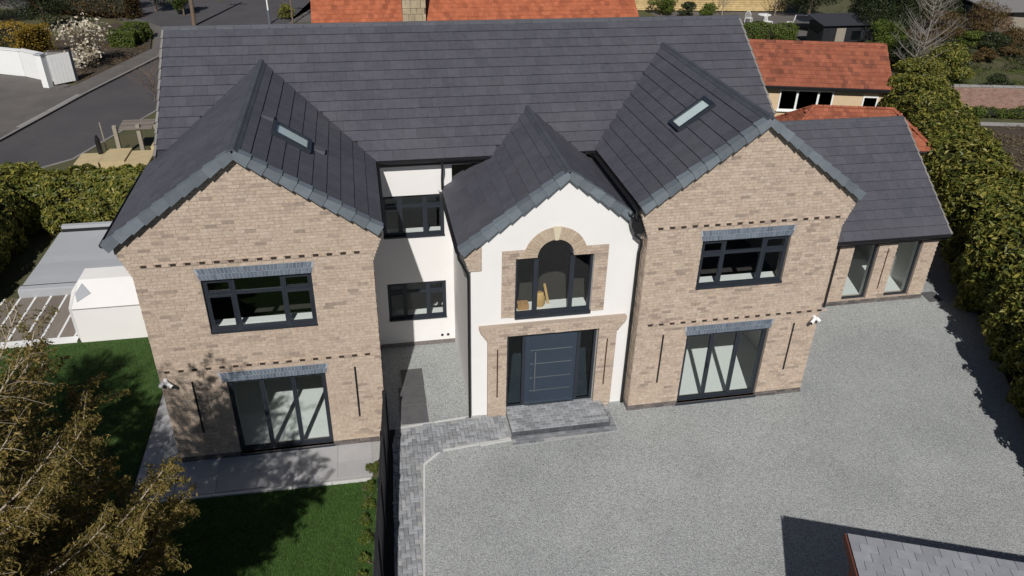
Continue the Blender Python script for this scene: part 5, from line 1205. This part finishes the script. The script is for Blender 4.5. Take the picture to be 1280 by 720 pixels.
for i, (x, y, r) in enumerate(((34.0, 12.0, .8), (36.5, 13.6, .7), (38.6, 15.8, .8), (33.2, 15.6, .7), (40.5, 13.2, .9))):
    tree('dry_clump', (x, y, 0), .7, r, 1200, 'twig_leaf', 'clump of dry pale stalks on the bare planting bed', 'plant', trunk_h=.2, group='dry clumps on the planting bed', ln=.22, wd=.03)

# ---- the conifer in front of the left gable
CT = thing('cypress_tree', (-1.15, -7.6, 0), 'large brownish cypress tree with pale branches on the front lawn', 'tree')
TB = Vector((-1.15, -7.6, 0)); TH = 8.9
MB().tube([TB, TB + Vector((.05, .1, 3)), TB + Vector((-.05, .0, 6)), TB + Vector((0, .1, TH))], [.26, .2, .13, .03], 10).build('trunk', 'bark', CT)
random.seed(21); tg = MB(); SPp = []; SPn = []
nbr = 128
for k in range(nbr):
    t = (k + .5) / nbr; z0 = 1.0 + t * 7.5; az = k * 2.39996 + random.uniform(-.3, .3); dx, dy = math.cos(az), math.sin(az)
    house = max(0.0, dx * .05 + dy * .99)                    # longer towards the open side by the house
    prof = math.sin(min(1, (1.06 - t) * 1.5) * math.pi / 2) * (1 if t > .18 else .75 + t * 1.4)
    ln_ = (2.5 + 1.75 * house) * prof * random.uniform(.78, 1.08)
    if dx > .12 and dy > .15: ln_ *= .9
    if ln_ < .4: continue
    s = TB + Vector((0, 0, z0)); rise = random.uniform(-.05, .25); cu = random.uniform(-.22, .22)
    pts = []
    for j in range(9):
        f = j / 8; side = cu * ln_ * f * f + math.sin(f * 5 + k) * .03 * ln_
        pts.append(s + Vector((dx * ln_ * f - dy * side, dy * ln_ * f + dx * side, ln_ * (rise * f - .16 * math.sin(f * 3.0) + .25 * f ** 2.2))))
    r0 = .010 + .0062 * ln_
    r0 *= 1.25; MB().tube(pts, [r0 * (1 - .8 * j / 8) for j in range(9)], 6).build('branch', 'pale_bark', CT)
    nt = int(14 + ln_ * 9)
    for q in range(nt):
        f = .15 + .85 * (q + random.random()) / nt; jj = min(7, int(f * 8)); p = pts[jj].lerp(pts[jj + 1], f * 8 - jj); d = (pts[jj + 1] - pts[jj]).normalized()
        sd = Vector((-d.y, d.x, 0)).normalized() * (1 if q % 2 else -1); L2 = random.uniform(.30, .85) * (1.15 - .55 * f) * min(1.2, .45 + ln_ * .3)
        dirv = (d * random.uniform(.5, 1.0) + sd * random.uniform(.3, 1.0) + Vector((0, 0, random.uniform(-.55, .35)))).normalized()
        e = p + dirv * L2 + Vector((0, 0, -.14 * L2)); mid = (p + e) / 2 + Vector((0, 0, .06 * L2)); tg.tube([p, mid, e], [.0042, .0034, .002], 3, cap=False)
        dens = int((80 + 170 * L2) * (1 if z0 < 4.6 else max(.16, 1 - (z0 - 4.6) * .40)))
        for w in range(dens):
            g = random.uniform(.1, 1.08); c = (p.lerp(mid, g * 2) if g < .5 else mid.lerp(e, g * 2 - 1)); rr = .03 + .075 * L2 * (1.15 - g)
            SPp.append((c.x + random.gauss(0, rr), c.y + random.gauss(0, rr), c.z + random.gauss(-.03, rr * .7))); SPn.append((dirv.x * .3, dirv.y * .3, .9))
o = tg.build('twigs', 'pale_bark', CT); o['kind'] = 'stuff'
foliage('crown', CT, SPp, SPn, .066, .021, 'conifer_spray', jitter=.8, droop=.3)

C2 = CT.copy(); COL.objects.link(C2); C2.location = (-5.0, -4.6, 0); C2.rotation_euler = (0, 0, 2.1); C2['label'] = 'second brownish cypress tree, on the lawn opposite the timber deck'
for ch in list(CT.children):
    c_ = ch.copy(); COL.objects.link(c_); c_.parent = C2; c_.matrix_parent_inverse = ch.matrix_parent_inverse.copy()
CT['group'] = C2['group'] = 'cypress trees on the front lawn'; CT['label'] = 'large brownish cypress tree with pale branches in front of the left brick gable window'
def undergrowth(name, poly, n, material, label, h=.3, ln=.2, wd=.07):
    xs = [p[0] for p in poly]; ys = [p[1] for p in poly]; P = []
    while len(P) < n:
        x, y = random.uniform(min(xs), max(xs)), random.uniform(min(ys), max(ys))
        if inside(poly, x, y) and math.sin(x * 1.3 + 2 * math.sin(y * .7)) + math.sin(y * 1.7 + x * .6) + random.gauss(0, .6) > .1: P.append((x, y, abs(random.gauss(0, h))))
    o = foliage(name, None, P, np.tile((0, 0, 1.0), (n, 1)), ln, wd, material); setp(o, label, 'undergrowth', kind='stuff')
undergrowth('undergrowth', [(36.5, 31), (46, 29), (62, 30), (64, 46), (44, 47), (40, 40)], 16000, 'dark_leaf', 'dark tangled undergrowth round the goal frame and garden shrubs')
undergrowth('dead_stalks', [(36.5, 31), (46, 29), (62, 30), (64, 46), (44, 47), (40, 40)], 9000, 'twig_leaf', 'dry brown stalks among the shrubs of the far garden', .35, .3, .03)
undergrowth('bed_litter', [(30.5, 9), (40, 8), (48, 16), (46, 17.4), (38, 19.4), (34, 19)], 7000, 'twig_leaf', 'dry plant litter scattered over the bare planting bed', .06, .22, .04)
undergrowth('lawn_tufts', [(37.5, 25), (50, 23), (60, 32), (46, 33), (40, 30)], 9000, 'laurel_green', 'uneven green tufts on the back lawn', .05, .2, .03)
undergrowth('leaf_litter', [(-11.4, 33.6), (-10.7, 33.2), (-8.7, 40.4), (-9.6, 45.4), (-12.5, 48.6), (-15.6, 44)], 3500, 'brown_leaf', 'brown leaf litter on the soil under the magnolia', .05, .16, .06)
# ---- lawn grass and weeds
def blades(poly, n, h, name, label):
    xs = [p[0] for p in poly]; ys = [p[1] for p in poly]; P = []
    while len(P) < n:
        x, y = random.uniform(min(xs), max(xs)), random.uniform(min(ys), max(ys))
        if inside(poly, x, y): P.append((x, y))
    P = np.array(P); n = len(P); a = rng.uniform(0, 6.283, n); hh = h * rng.uniform(.6, 1.3, n); w = .006
    V = np.zeros((n, 3, 3)); V[:, 0, :2] = P + np.stack([np.cos(a), np.sin(a)], 1) * w; V[:, 1, :2] = P - np.stack([np.cos(a), np.sin(a)], 1) * w
    V[:, 2, :2] = P + rng.normal(0, h * .45, (n, 2)); V[:, 2, 2] = hh; V[:, :2, 2] = -.01
    o = link(name, npmesh(name, V.reshape(-1, 3), np.arange(3 * n).reshape(n, 3)), 'blade'); setp(o, label, 'grass', kind='stuff')
blades([(-.9, -5.2), (4.28, -5.2), (4.30, -3.9), (4.58, -1.36), (-.9, -1.28)], 60000, .04, 'lawn_grass', 'short mown grass of the front lawn')
blades([(-7.2, -1.3), (-.93, -1.3), (-.93, 5.55), (-7.2, 5.55)], 45000, .045, 'lawn_grass', 'short mown grass beside the white rendered block')
for i, (x, y, r) in enumerate(((4.50, -.95, .13), (4.40, -1.6, .10), (4.36, -2.1, .12), (4.30, -2.6, .10), (4.26, -3.1, .12), (4.22, -3.6, .10), (4.18, -4.1, .12))):
    tree('weed', (x - .08, y, 0), .2, r * 1.5, 420, 'laurel_green', 'leafy weed growing along the foot of the black fence', 'plant', trunk_h=.05, ln=.08, wd=.025, nb=7, rz=.12, group='weeds along the black fence')
